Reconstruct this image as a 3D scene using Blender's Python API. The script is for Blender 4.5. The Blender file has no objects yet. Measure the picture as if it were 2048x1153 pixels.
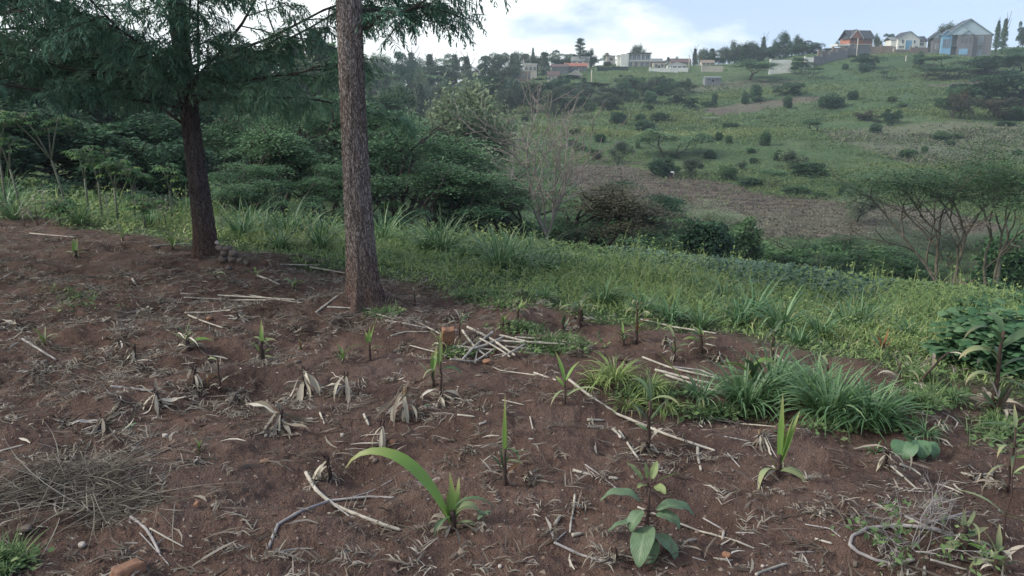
import bpy, math, random
import numpy as np
from mathutils import Vector, Matrix
R = math.radians
rng = np.random.default_rng(11)
random.seed(11)
sc = bpy.context.scene
C = sc.collection

# ------------------------------------------------------------------ camera, sky, sun, exposure
F = 1600.0; PITCH = R(13.0); CAMZ = 1.6
cam = bpy.data.cameras.new('camera'); cam_o = bpy.data.objects.new('camera', cam); C.objects.link(cam_o)
cam.sensor_width = 36; cam.lens = 36*F/2048; cam.clip_start = 0.05; cam.clip_end = 3000
cam_o.location = (0, 0, CAMZ); cam_o.rotation_euler = (R(90)-PITCH, 0, 0)
sc.camera = cam_o
sc.view_settings.view_transform = 'Standard'; sc.view_settings.look = 'None'
sc.view_settings.exposure = 0.85; sc.view_settings.gamma = 1.0
try: sc.view_settings.use_curve_mapping = False
except Exception: pass
try:
    sc.cycles.use_denoising = True; sc.cycles.max_bounces = 6; sc.cycles.diffuse_bounces = 3
    sc.cycles.glossy_bounces = 2; sc.cycles.transmission_bounces = 3; sc.cycles.transparent_max_bounces = 6
    sc.cycles.volume_bounces = 0; sc.cycles.caustics_reflective = False; sc.cycles.caustics_refractive = False
except Exception: pass
SUN_EL, SUN_AZ = R(36), R(-98)          # azimuth from +Y towards +X
sun = bpy.data.lights.new('sun', 'SUN'); sun.energy = 2.3; sun.angle = R(15); sun.color = (1.0, 0.95, 0.86)
sun_o = bpy.data.objects.new('sun', sun); C.objects.link(sun_o)
sd = Vector((math.sin(SUN_AZ)*math.cos(SUN_EL), math.cos(SUN_AZ)*math.cos(SUN_EL), math.sin(SUN_EL)))
sun_o.rotation_euler = sd.to_track_quat('Z', 'Y').to_euler()
W = bpy.data.worlds.new('World'); sc.world = W; W.use_nodes = True
nt = W.node_tree; N = nt.nodes; L = nt.links; N.clear()
def nd(tree, typ, **kw):
    n = tree.nodes.new(typ)
    for k, v in kw.items(): setattr(n, k, v)
    return n
sky = nd(nt, 'ShaderNodeTexSky', sky_type='NISHITA', sun_disc=False, sun_elevation=SUN_EL, sun_rotation=SUN_AZ, altitude=1700, air_density=1.0, dust_density=2.0, ozone_density=1.5)
tc = nd(nt, 'ShaderNodeTexCoord')
mp = nd(nt, 'ShaderNodeMapping'); mp.inputs['Scale'].default_value = (1.0, 1.0, 2.6); mp.inputs['Location'].default_value = (0.35, 0.1, 0.0)
L.new(tc.outputs['Generated'], mp.inputs['Vector'])
nz = nd(nt, 'ShaderNodeTexNoise'); nz.inputs['Scale'].default_value = 4.2; nz.inputs['Detail'].default_value = 7; nz.inputs['Roughness'].default_value = 0.55
L.new(mp.outputs['Vector'], nz.inputs['Vector'])
sep = nd(nt, 'ShaderNodeSeparateXYZ'); L.new(tc.outputs['Generated'], sep.inputs[0])
ma = nd(nt, 'ShaderNodeMath', operation='MULTIPLY_ADD'); L.new(sep.outputs['X'], ma.inputs[0]); ma.inputs[1].default_value = -0.62; ma.inputs[2].default_value = 0.085
ad = nd(nt, 'ShaderNodeMath', operation='ADD'); L.new(nz.outputs['Fac'], ad.inputs[0]); L.new(ma.outputs[0], ad.inputs[1])
cr = nd(nt, 'ShaderNodeValToRGB'); L.new(ad.outputs[0], cr.inputs[0])
cr.color_ramp.elements[0].position = 0.47; cr.color_ramp.elements[0].color = (0, 0, 0, 1)
cr.color_ramp.elements[1].position = 0.60; cr.color_ramp.elements[1].color = (1, 1, 1, 1)
thin = nd(nt, 'ShaderNodeMixRGB'); thin.inputs[0].default_value = 0.6; L.new(sky.outputs[0], thin.inputs[1]); thin.inputs[2].default_value = (3.8, 4.5, 6.4, 1)
mx = nd(nt, 'ShaderNodeMixRGB'); L.new(cr.outputs[0], mx.inputs[0]); L.new(thin.outputs[0], mx.inputs[1]); mx.inputs[2].default_value = (7.6, 7.9, 7.9, 1)
bg = nd(nt, 'ShaderNodeBackground'); L.new(mx.outputs[0], bg.inputs[0]); bg.inputs[1].default_value = 0.1
wo = nd(nt, 'ShaderNodeOutputWorld'); L.new(bg.outputs[0], wo.inputs[0])

# ------------------------------------------------------------------ helpers
cP, sP = math.cos(PITCH), math.sin(PITCH)
def ray(px, py):
    u = (px-1024)/F; v = (576.5-py)/F
    return np.array([u, cP+v*sP, v*cP-sP])
def at(px, py, Y):
    d = ray(px, py); t = Y/d[1]
    return np.array([d[0]*t, Y, CAMZ+d[2]*t])

def _hash(ix, iy, seed):
    h = (ix.astype(np.int64)*374761393 + iy.astype(np.int64)*668265263 + seed*1442695041) & 0xffffffff
    h = ((h ^ (h >> 13))*1274126177) & 0xffffffff
    return ((h ^ (h >> 16)) & 0xffff)/65535.0
def vnoise(x, y, seed=0):
    x = np.asarray(x, float); y = np.asarray(y, float)
    ix = np.floor(x); iy = np.floor(y); fx = x-ix; fy = y-iy
    fx = fx*fx*(3-2*fx); fy = fy*fy*(3-2*fy)
    a = _hash(ix, iy, seed); b = _hash(ix+1, iy, seed); c = _hash(ix, iy+1, seed); d = _hash(ix+1, iy+1, seed)
    return (a+(b-a)*fx)*(1-fy)+(c+(d-c)*fx)*fy - 0.5
def fbm(x, y, o=4, seed=0):
    s = 0; a = 1.0
    for i in range(o):
        s = s + a*vnoise(x, y, seed+i*7); a *= 0.5; x = x*2.03+13.7; y = y*2.01-7.1
    return s
def sstep(a, b, x):
    t = np.clip((x-a)/(b-a), 0, 1); return t*t*(3-2*t)

EN = (0.577, 0.817); EC = 5.23
def S(x, y): return EN[0]*x+EN[1]*y-EC           # signed distance beyond the edge of the maize field
def Hbase(x, y):
    x = np.asarray(x, float); y = np.asarray(y, float)
    s = S(x, y)
    near = -0.02*s*(s < 0) - np.where(s > 0, 0.2*(s*s/(s+1.6)), 0)
    hy = np.interp(y, [-50, 48, 58, 92, 222, 232, 275, 400, 900], [-9, -8.6, -8.0, -5.6, 5.6, 6.4, 8.2, 2, -40])
    k = np.interp(y, [60, 100, 225, 300, 900], [0, 0.012, 0.068, 0.075, 0.02])
    hill = hy + k*np.clip(x, -220, 260)
    cx = np.interp(x, [-60, -20, 3, 16, 27, 40, 55, 75, 85, 95, 105, 113, 126, 145], [1, 1.2, 3, 3.2, 2.9, 1.9, 1.0, 1.2, 2.5, 3.0, 2.3, 1.2, -1.6, -2.0])
    hill = hill + cx*np.interp(y, [165, 190, 212, 300], [0, .45, 1, 1])
    hill = hill + fbm(x*0.03, y*0.03, 3, 5)*sstep(60, 120, y)*2.2
    m = np.maximum(near, hill); d = np.abs(near-hill)
    return m + np.where(d < 3, (3-d)**2/12, 0)
PITS = []
def H(x, y):
    x = np.asarray(x, float); y = np.asarray(y, float)
    z = Hbase(x, y); s = S(x, y); r = np.hypot(x, y)
    f = sstep(22, 9, r); soil = sstep(0.8, -0.4, s)
    z = z + f*(0.05+0.06*soil)*fbm(x*1.5, y*2.2, 3, 21)
    # hoed mounds and hoe marks
    hm = vnoise(x*4.2+fbm(x*2, y*2, 2, 3), y*8.5, 37); z = z - f*soil*0.030*np.clip(hm-.12, 0, 1)*2.2
    mnd = vnoise(x*2.4+3, y*3.4, 31)
    z = z + f*soil*0.055*np.clip(mnd+0.12, 0, 1)*2
    f2 = sstep(13, 6, r)*soil
    z = z + f2*(0.030*fbm(x*9, y*9, 4, 41) + 0.010*np.abs(vnoise(x*36, y*36, 51)))
    return z
def hit(px, py, Hf=None):
    Hf = Hf or Hbase
    d = ray(px, py); t = np.exp(np.linspace(math.log(0.8), math.log(700), 1400))
    X, Y, Z = d[0]*t, d[1]*t, CAMZ+d[2]*t
    g = Z-Hf(X, Y); i = np.argmax(g < 0)
    if g[i] >= 0: i = len(t)-2
    if i == 0: i = 1
    w = g[i-1]/(g[i-1]-g[i]+1e-9); tt = t[i-1]+(t[i]-t[i-1])*w
    x, y = d[0]*tt, d[1]*tt
    return np.array([x, y, float(Hf(x, y))])
def hitn(px, py): return hit(px, py, H)
def scale_at(p): return F/(p[1]*cP-(p[2]-CAMZ)*sP)        # photo pixels per metre at a world point

# ------------------------------------------------------------------ mesh building
class MB:
    def __init__(s): s.v = []; s.q = []; s.t = []; s.c = []; s.n = 0
    def add(s, v, q=None, t=None, c=None):
        v = np.asarray(v, float).reshape(-1, 3); k = len(v)
        if q is not None and len(q): s.q.append(np.asarray(q)+s.n)
        if t is not None and len(t): s.t.append(np.asarray(t)+s.n)
        if c is None: c = np.tile([0.5, 0.5, 0.5], (k, 1))
        c = np.asarray(c, float)
        if c.ndim == 1: c = np.tile(c, (k, 1))
        s.v.append(v); s.c.append(c); s.n += k; return s
    def mesh(s, name, mat, smooth=True):
        me = bpy.data.meshes.new(name)
        v = np.concatenate(s.v) if s.v else np.zeros((0, 3)); c = np.concatenate(s.c) if s.c else np.zeros((0, 3))
        q = np.concatenate(s.q) if s.q else np.zeros((0, 4), int); t = np.concatenate(s.t) if s.t else np.zeros((0, 3), int)
        me.vertices.add(len(v)); me.vertices.foreach_set('co', v.astype(np.float32).ravel())
        nl = q.size+t.size; me.loops.add(nl)
        me.loops.foreach_set('vertex_index', np.concatenate([q.ravel(), t.ravel()]).astype(np.int32))
        me.polygons.add(len(q)+len(t))
        st = np.concatenate([np.arange(len(q))*4, q.size+np.arange(len(t))*3]).astype(np.int32)
        me.polygons.foreach_set('loop_start', st)
        me.polygons.foreach_set('use_smooth', np.full(len(q)+len(t), bool(smooth)))
        a = me.color_attributes.new('c', 'FLOAT_COLOR', 'POINT')
        a.data.foreach_set('color', np.hstack([c, np.ones((len(c), 1))]).astype(np.float32).ravel())
        me.update(calc_edges=True); me.validate()
        me.materials.append(mat); return me
    def build(s, name, mat, parent=None, smooth=True):
        o = bpy.data.objects.new(name, s.mesh(name, mat, smooth)); C.objects.link(o)
        if parent: o.parent = parent
        return o
def tag(o, label=None, cat=None, group=None, kind=None):
    if label: o['label'] = label
    if cat: o['category'] = cat
    if group: o['group'] = group
    if kind: o['kind'] = kind
    return o
def empty(name, loc=(0, 0, 0), rz=0.0):
    o = bpy.data.objects.new(name, None); C.objects.link(o); o.location = [float(a) for a in loc]; o.rotation_euler = (0, 0, rz)
    o.empty_display_size = 0.1; return o
def copy_tree(o, parent=None):
    c = o.copy(); C.objects.link(c); c.parent = parent
    for ch in o.children: copy_tree(ch, c)
    return c
DEFER = {}
def later(key, o, px, txt, cat, group):
    DEFER.setdefault((key, txt, cat, group), []).append((px, o))
ORD = ['leftmost', 'second', 'third', 'fourth', 'fifth', 'sixth', 'seventh', 'eighth', 'ninth', 'tenth', 'eleventh', 'twelfth', 'thirteenth', 'fourteenth', 'fifteenth', 'sixteenth', 'seventeenth', 'eighteenth', 'nineteenth', 'twentieth'] + ['%s-%s' % ('twenty', k) for k in 'first second third fourth fifth sixth seventh eighth ninth'.split()] + ['thirtieth'] + ['thirty-%s' % k for k in 'first second third fourth fifth sixth seventh eighth ninth'.split()] + ['fortieth']+ ['forty-%s' % k for k in 'first second third fourth fifth sixth seventh eighth ninth'.split()]
def flush_labels():
    for (key, txt, cat, group), lst in DEFER.items():
        lst.sort(key=lambda a: a[0])
        for i, (px, o) in enumerate(lst):
            if len(lst) == 1: lab = txt
            elif i == 0: lab = 'leftmost ' + txt
            elif i == len(lst)-1: lab = 'rightmost ' + txt
            else: lab = '%s from the left, %s' % (ORD[min(i, len(ORD)-1)], txt)
            tag(o, lab, cat, group)

def tube(mb, pts, rad, n=7, c=None, cap=True, wob=0.0):
    pts = np.asarray(pts, float); k = len(pts); rad = np.broadcast_to(np.asarray(rad, float), (k,))
    T = np.gradient(pts, axis=0); T /= np.linalg.norm(T, axis=1)[:, None]+1e-9
    up = np.array([0, 0, 1.0]) if abs(T[0][2]) < 0.9 else np.array([1.0, 0, 0])
    U = np.zeros_like(T); u = np.cross(T[0], up); u /= np.linalg.norm(u)
    for i in range(k):
        u = u-T[i]*np.dot(u, T[i]); u /= np.linalg.norm(u)+1e-9; U[i] = u
    Vv = np.cross(T, U); a = np.linspace(0, 2*math.pi, n, endpoint=False)
    rr = rad[:, None]*(1+wob*(rng.random((k, n))-0.5))
    V = pts[:, None, :]+rr[:, :, None]*(np.cos(a)[None, :, None]*U[:, None, :]+np.sin(a)[None, :, None]*Vv[:, None, :])
    V = V.reshape(-1, 3)
    i = np.arange(k-1)[:, None]*n; j = np.arange(n)[None, :]; j2 = (j+1) % n
    q = np.stack([i+j, i+j2, i+n+j2, i+n+j], -1).reshape(-1, 4)
    cc = np.zeros((k*n, 3)); cc[:, 0] = (c if c is not None else rng.random()); cc[:, 1] = np.repeat(np.linspace(0, 1, k), n); cc[:, 2] = np.tile(a/(2*math.pi), k)
    t = []
    if cap:
        V = np.vstack([V, pts[0], pts[-1]]); cc = np.vstack([cc, cc[0], cc[-1]])
        b0 = k*n; b1 = k*n+1
        t = [[b0, (m+1) % n, m] for m in range(n)]+[[b1, (k-1)*n+m, (k-1)*n+(m+1) % n] for m in range(n)]
    mb.add(V, q, t, cc); return mb

def blades(mb, P, az, L, Wd, e0, droop, seg=4, prof='grass', roll=0.0, curl=0.0, rnd=None, pw=1.2, fold=0.0, crinkle=0.0):
    P = np.atleast_2d(np.asarray(P, float)); n = len(P)
    f = lambda a: np.broadcast_to(np.asarray(a, float), (n,)).copy()
    az, L, Wd, e0, droop, roll, curl = f(az), f(L), f(Wd), f(e0), f(droop), f(roll), f(curl)
    t = np.linspace(0, 1, seg+1)
    ang = e0[:, None]-droop[:, None]*t[None]**pw
    if crinkle: ang = ang+crinkle*(rng.random((n, seg+1))-0.5)
    azt = az[:, None]+curl[:, None]*t[None]
    mid = (ang[:, 1:]+ang[:, :-1])/2; ma_ = (azt[:, 1:]+azt[:, :-1])/2; dl = (L/seg)[:, None]
    z0 = np.zeros((n, 1))
    X = np.hstack([z0, np.cumsum(np.cos(mid)*np.cos(ma_)*dl, 1)]); Y = np.hstack([z0, np.cumsum(np.cos(mid)*np.sin(ma_)*dl, 1)]); Z = np.hstack([z0, np.cumsum(np.sin(mid)*dl, 1)])
    Pt = P[:, None, :]+np.stack([X, Y, Z], -1)
    perp = np.stack([-np.sin(azt), np.cos(azt), np.zeros_like(azt)], -1)
    nor = np.stack([-np.sin(ang)*np.cos(azt), -np.sin(ang)*np.sin(azt), np.cos(ang)], -1)
    rl = roll[:, None]*(0.4+0.6*t[None])
    if crinkle: rl = rl+crinkle*(rng.random((n, seg+1))-0.5)
    side = np.cos(rl)[..., None]*perp+np.sin(rl)[..., None]*nor
    w = {'grass': np.minimum(1, 1.15*(1-t)**0.7)*(0.55+0.45*np.minimum(1, t*4)),
         'leaf': np.sin(math.pi*np.clip(t*0.93+0.045, 0, 1))**0.75,
         'maize': np.clip(0.45+1.6*t, 0, 1)*np.clip((1-t)*2.2, 0.02, 1)**0.8,
         'strap': np.where(t < 0.97, 1, 0.75), 'ragged': np.clip(0.3+1.3*t, 0, 1)*np.clip((1-t)*2.5, 0.15, 1)}[prof]
    hw = (Wd[:, None]*0.5*w[None])[..., None]
    r = rng.random(n) if rnd is None else f(rnd)
    if fold:
        V = np.stack([Pt-side*hw, Pt-nor*hw*fold, Pt+side*hw], 2); m = 3
    else:
        V = np.stack([Pt-side*hw, Pt+side*hw], 2); m = 2
    cc = np.zeros((n, seg+1, m, 3)); cc[..., 0] = r[:, None, None]; cc[..., 1] = t[None, :, None]; cc[..., 2] = np.linspace(0, 1, m)[None, None, :]
    b = (np.arange(n)*(seg+1)*m)[:, None, None]+(np.arange(seg)*m)[None, :, None]+np.arange(m-1)[None, None, :]
    q = np.stack([b, b+1, b+1+m, b+m], -1).reshape(-1, 4)
    mb.add(V.reshape(-1, 3), q, None, cc.reshape(-1, 3)); return mb

def cards(mb, P, size, aspect=0.45, flat=0.5, rnd=None, droop=0.0, g=0.5):
    """small pointed leaf faces, each bent along its length"""
    P = np.asarray(P, float); n = len(P)
    d = rng.normal(size=(n, 3)); d[:, 2] = d[:, 2]*(1-flat)-droop; d /= np.linalg.norm(d, axis=1)[:, None]+1e-9
    k = rng.normal(size=(n, 3)); k[:, 2] *= (1-flat); s_ = np.cross(d, np.cross(d, k)+1e-6); s_ = k-d*np.sum(k*d, 1)[:, None]
    if flat > 0.3: s_ = np.cross(d, np.array([0, 0, 1.0])+0.8*(1-flat)*rng.normal(size=(n, 3)))
    s_ /= np.linalg.norm(s_, axis=1)[:, None]+1e-9
    nn = np.cross(d, s_)
    sz = (np.broadcast_to(size, (n,))*(0.6+0.8*rng.random(n)))[:, None]
    V = np.stack([P, P+d*sz*0.5+s_*sz*aspect*0.5+nn*sz*0.06, P+d*sz, P+d*sz*0.5-s_*sz*aspect*0.5-nn*sz*0.06], 1)
    r = rng.random(n) if rnd is None else np.broadcast_to(rnd, (n,))
    cc = np.zeros((n, 4, 3)); cc[..., 0] = r[:, None]; cc[..., 1] = [0, .5, 1, .5]; cc[..., 2] = g
    mb.add(V.reshape(-1, 3), (np.arange(n)*4)[:, None]+np.arange(4)[None], None, cc.reshape(-1, 3)); return mb

def box(mb, x0, x1, y0, y1, z0, z1, c=None):
    v = [(x, y, z) for z in (z0, z1) for y in (y0, y1) for x in (x0, x1)]
    q = [(0, 2, 3, 1), (4, 5, 7, 6), (0, 1, 5, 4), (2, 6, 7, 3), (0, 4, 6, 2), (1, 3, 7, 5)]
    mb.add(v, q, None, c if c is not None else (rng.random(), .5, .5)); return mb
def rock(mb, c, r, sx=1, sy=1, sz=0.7, seed=0, n=10, m=7, rough=0.35, rot=0):
    th = np.linspace(0, 2*math.pi, n, endpoint=False); ph = np.linspace(-math.pi/2, math.pi/2, m)
    V = []
    for p in ph:
        for a in th:
            d = np.array([math.cos(p)*math.cos(a), math.cos(p)*math.sin(a), math.sin(p)])
            d = np.sign(d)*np.abs(d)**0.75
            k = 1+rough*float(vnoise(d[0]*1.7+seed*3.1, d[1]*1.7+d[2]*2.3+seed, seed))
            x, y, z = d[0]*r*sx*k, d[1]*r*sy*k, d[2]*r*sz*k
            V.append((c[0]+x*math.cos(rot)-y*math.sin(rot), c[1]+x*math.sin(rot)+y*math.cos(rot), c[2]+z))
    q = [(i*n+j, i*n+(j+1) % n, (i+1)*n+(j+1) % n, (i+1)*n+j) for i in range(m-1) for j in range(n)]
    mb.add(V, q, None, (rng.random(), .5, .5)); return mb

# ------------------------------------------------------------------ materials
def mat_new(name):
    m = bpy.data.materials.new(name); m.use_nodes = True; t = m.node_tree; t.nodes.clear(); return m, t
def ramp(t, fac, stops):
    r = nd(t, 'ShaderNodeValToRGB'); t.links.new(fac, r.inputs[0]); e = r.color_ramp.elements
    while len(e) < len(stops): e.new(0.5)
    for i, (p, c) in enumerate(stops): e[i].position = p; e[i].color = (*c, 1)
    return r.outputs[0]
def attr(t):
    a = nd(t, 'ShaderNodeAttribute', attribute_name='c'); s_ = nd(t, 'ShaderNodeSeparateColor'); t.links.new(a.outputs['Color'], s_.inputs[0]); return s_.outputs
def mixc(t, f, a, b, mode='MIX'):
    m = nd(t, 'ShaderNodeMixRGB', blend_type=mode)
    for i, x in ((0, f), (1, a), (2, b)):
        if isinstance(x, (int, float)): m.inputs[i].default_value = x
        elif isinstance(x, tuple): m.inputs[i].default_value = (*x, 1)
        else: t.links.new(x, m.inputs[i])
    return m.outputs[0]
def noise(t, scale, detail=4, rough=0.55, vec=None, dist=0.0):
    n = nd(t, 'ShaderNodeTexNoise'); n.inputs['Scale'].default_value = scale; n.inputs['Detail'].default_value = detail; n.inputs['Roughness'].default_value = rough; n.inputs['Distortion'].default_value = dist
    if vec is not None: t.links.new(vec, n.inputs['Vector'])
    return n.outputs['Fac']
def objco(t, scale=(1, 1, 1)):
    c = nd(t, 'ShaderNodeTexCoord'); m = nd(t, 'ShaderNodeMapping'); m.inputs['Scale'].default_value = scale; t.links.new(c.outputs['Object'], m.inputs[0]); return m.outputs[0]
def worldco(t, scale=(1, 1, 1)):
    c = nd(t, 'ShaderNodeNewGeometry'); m = nd(t, 'ShaderNodeMapping'); m.inputs['Scale'].default_value = scale; t.links.new(c.outputs['Position'], m.inputs[0]); return m.outputs[0]
def finish(t, col, rough=0.7, trans=0.0, spec=0.3, bump=None, bstr=0.3, bdist=0.02):
    out = nd(t, 'ShaderNodeOutputMaterial'); p = nd(t, 'ShaderNodeBsdfPrincipled')
    if isinstance(col, tuple): p.inputs['Base Color'].default_value = (*col, 1)
    else: t.links.new(col, p.inputs['Base Color'])
    p.inputs['Roughness'].default_value = rough; p.inputs['Specular IOR Level'].default_value = spec
    if bump is not None:
        b = nd(t, 'ShaderNodeBump'); b.inputs['Strength'].default_value = bstr; b.inputs['Distance'].default_value = bdist
        t.links.new(bump, b.inputs['Height']); t.links.new(b.outputs[0], p.inputs['Normal'])
    if trans:
        tr = nd(t, 'ShaderNodeBsdfTranslucent'); t.links.new(col, tr.inputs[0]) if not isinstance(col, tuple) else None
        m = nd(t, 'ShaderNodeMixShader'); m.inputs[0].default_value = trans
        t.links.new(p.outputs[0], m.inputs[1]); t.links.new(tr.outputs[0], m.inputs[2]); t.links.new(m.outputs[0], out.inputs[0])
    else: t.links.new(p.outputs[0], out.inputs[0])
def leafmat(name, stops, rough=0.65, trans=0.25, spec=0.15, objvar=0.25, wvar=None):
    m, t = mat_new(name); a = attr(t); c = ramp(t, a[0], stops)
    if objvar:
        oi = nd(t, 'ShaderNodeObjectInfo'); hsv = nd(t, 'ShaderNodeHueSaturation'); t.links.new(c, hsv.inputs['Color'])
        mr = nd(t, 'ShaderNodeMapRange'); t.links.new(oi.outputs['Random'], mr.inputs[0]); mr.inputs[3].default_value = 1-objvar; mr.inputs[4].default_value = 1+objvar; t.links.new(mr.outputs[0], hsv.inputs['Value'])
        mr2 = nd(t, 'ShaderNodeMapRange'); t.links.new(oi.outputs['Random'], mr2.inputs[0]); mr2.inputs[3].default_value = 0.515; mr2.inputs[4].default_value = 0.485; t.links.new(mr2.outputs[0], hsv.inputs['Hue'])
        c = hsv.outputs[0]
    if wvar:
        nf = noise(t, wvar[0], 4, 0.6, worldco(t, (.5, 1.9, 1))); c = mixc(t, 1.0, c, ramp(t, nf, [(0.3, wvar[1]), (0.7, wvar[2])]), 'MULTIPLY')
    finish(t, c, rough, trans, spec); return m
def flatmat(name, c1, c2=None, scale=6, rough=0.8, spec=0.3, bstr=0.0, stretch=(1, 1, 1)):
    m, t = mat_new(name); c2 = c2 or tuple(x*0.7 for x in c1)
    n = noise(t, scale, 5, 0.6, objco(t, stretch)); c = ramp(t, n, [(0.3, c2), (0.7, c1)])
    finish(t, c, rough, 0, spec, n if bstr else None, bstr, 0.02); return m
M = {}
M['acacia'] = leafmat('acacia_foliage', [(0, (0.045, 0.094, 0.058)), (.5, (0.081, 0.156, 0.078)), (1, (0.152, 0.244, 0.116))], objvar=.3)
M['dark'] = leafmat('dark_foliage', [(0, (0.021, 0.052, 0.034)), (.6, (0.038, 0.086, 0.048)), (1, (0.069, 0.129, 0.061))], objvar=.25)
M['lush'] = leafmat('lush_bush_foliage', [(0, (.035, .080, .035)), (.6, (.065, .135, .055)), (1, (.115, .195, .085))], objvar=.25)
M['slope'] = leafmat('slope_bush_foliage', [(0, (0.030, 0.069, 0.043)), (.6, (0.055, 0.107, 0.060)), (1, (0.094, 0.156, 0.081))], objvar=.3)
M['mid'] = leafmat('mid_foliage', [(0, (0.041, 0.081, 0.041)), (.6, (0.068, 0.128, 0.061)), (1, (0.108, 0.176, 0.074))], objvar=.3)
M['pale'] = leafmat('pale_foliage', [(0, (0.098, 0.134, 0.082)), (.6, (0.157, 0.209, 0.127)), (1, (0.239, 0.291, 0.187))], objvar=.2)
M['euc'] = leafmat('grey_green_foliage', [(0, (0.052, 0.078, 0.052)), (.6, (0.091, 0.124, 0.081)), (1, (0.143, 0.176, 0.117))], objvar=.3)
M['brownish'] = leafmat('brownish_foliage', [(0, (0.063, 0.069, 0.046)), (.6, (0.109, 0.103, 0.069)), (1, (0.172, 0.144, 0.098))], objvar=.2)
M['fern'] = leafmat('ferny_foliage', [(0, (0.053, 0.116, 0.086)), (.6, (0.099, 0.194, 0.123)), (.93, (0.175, 0.278, 0.161)), (1, (0.293, 0.382, 0.293))], objvar=.05, trans=.2)
M['cassava'] = leafmat('cassava_leaf', [(0, (.045, .105, .050)), (.7, (.075, .160, .060)), (1, (.14, .22, .07))], objvar=.15, trans=.3)
M['vine'] = leafmat('bushy_weed_leaf', [(0, (0.031, 0.077, 0.039)), (.7, (0.061, 0.132, 0.066)), (1, (0.110, 0.187, 0.094))], objvar=.1)
M['blue_weed'] = leafmat('blue_green_weed_leaf', [(0, (.055, .100, .068)), (1, (.120, .180, .135))], objvar=.1)
M['grass'] = leafmat('grass_blade', [(0, (0.119, 0.182, 0.067)), (.5, (0.189, 0.275, 0.100)), (.85, (0.279, 0.336, 0.147)), (1, (0.475, 0.429, 0.282))], objvar=0, wvar=(.5, (.75, .85, .85), (1.25, 1.15, 1.0)), rough=.55)
M['tall_grass'] = leafmat('tall_grass_blade', [(0, (.060, .125, .055)), (.6, (.105, .205, .085)), (.9, (.20, .30, .15)), (1, (.34, .33, .19))], objvar=.12, rough=.45, spec=.4)
M['weed'] = leafmat('ground_weed_leaf', [(0, (0.072, 0.126, 0.054)), (.7, (0.126, 0.198, 0.084)), (1, (0.228, 0.276, 0.144))], objvar=0, wvar=(.7, (.8, .85, .9), (1.2, 1.15, 1.0)))
M['hill'] = leafmat('hillside_grass', [(0, (0.085, 0.131, 0.063)), (.6, (0.128, 0.181, 0.084)), (1, (0.182, 0.228, 0.111))], objvar=0, trans=.4, wvar=(.035, (.62, .80, .80), (1.35, 1.2, 1.0)))
M['dryhill'] = leafmat('dry_hillside_grass', [(0, (.075, .085, .060)), (.6, (.120, .125, .085)), (1, (.17, .17, .12))], objvar=0, trans=.15)
M['straw'] = leafmat('dry_straw', [(0, (0.101, 0.084, 0.065)), (.5, (0.213, 0.185, 0.146)), (.9, (0.370, 0.336, 0.280)), (1, (0.504, 0.470, 0.414))], objvar=.1, trans=.1, rough=.75)
M['litter'] = leafmat('fallen_leaf_litter', [(0, (0.048, 0.037, 0.030)), (.45, (0.122, 0.104, 0.085)), (.85, (0.234, 0.212, 0.181)), (1, (0.404, 0.372, 0.330))], objvar=0, trans=.05, rough=.8)
def maizemat(name, base, edge, tip, stripes=True):
    m, t = mat_new(name); a = attr(t)
    c = ramp(t, a[0], [(0, tuple(x*.75 for x in base)), (1, tuple(x*1.25 for x in base))])
    if stripes:
        w = nd(t, 'ShaderNodeMath', operation='SINE'); mm = nd(t, 'ShaderNodeMath', operation='MULTIPLY'); t.links.new(a[2], mm.inputs[0]); mm.inputs[1].default_value = 44; t.links.new(mm.outputs[0], w.inputs[0])
        c = mixc(t, ramp(t, w.outputs[0], [(0.2, (0, 0, 0)), (1, (.35, .35, .35))]), c, edge)
    c = mixc(t, ramp(t, a[1], [(0.55, (0, 0, 0)), (1, (.9, .9, .9))]), c, tip)
    finish(t, c, .5, .3, .4); return m
M['maize'] = maizemat('green_maize_leaf', (.11, .21, .045), (.30, .36, .10), (.26, .24, .10))
M['maize_pale'] = maizemat('pale_maize_leaf', (.22, .27, .13), (.36, .38, .22), (.34, .28, .16))
M['maize_dark'] = maizemat('dull_maize_leaf', (.060, .105, .050), (.11, .16, .08), (.15, .13, .08))
M['maize_red'] = maizemat('reddish_maize_leaf', (.22, .10, .05), (.30, .17, .07), (.20, .17, .06))
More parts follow.
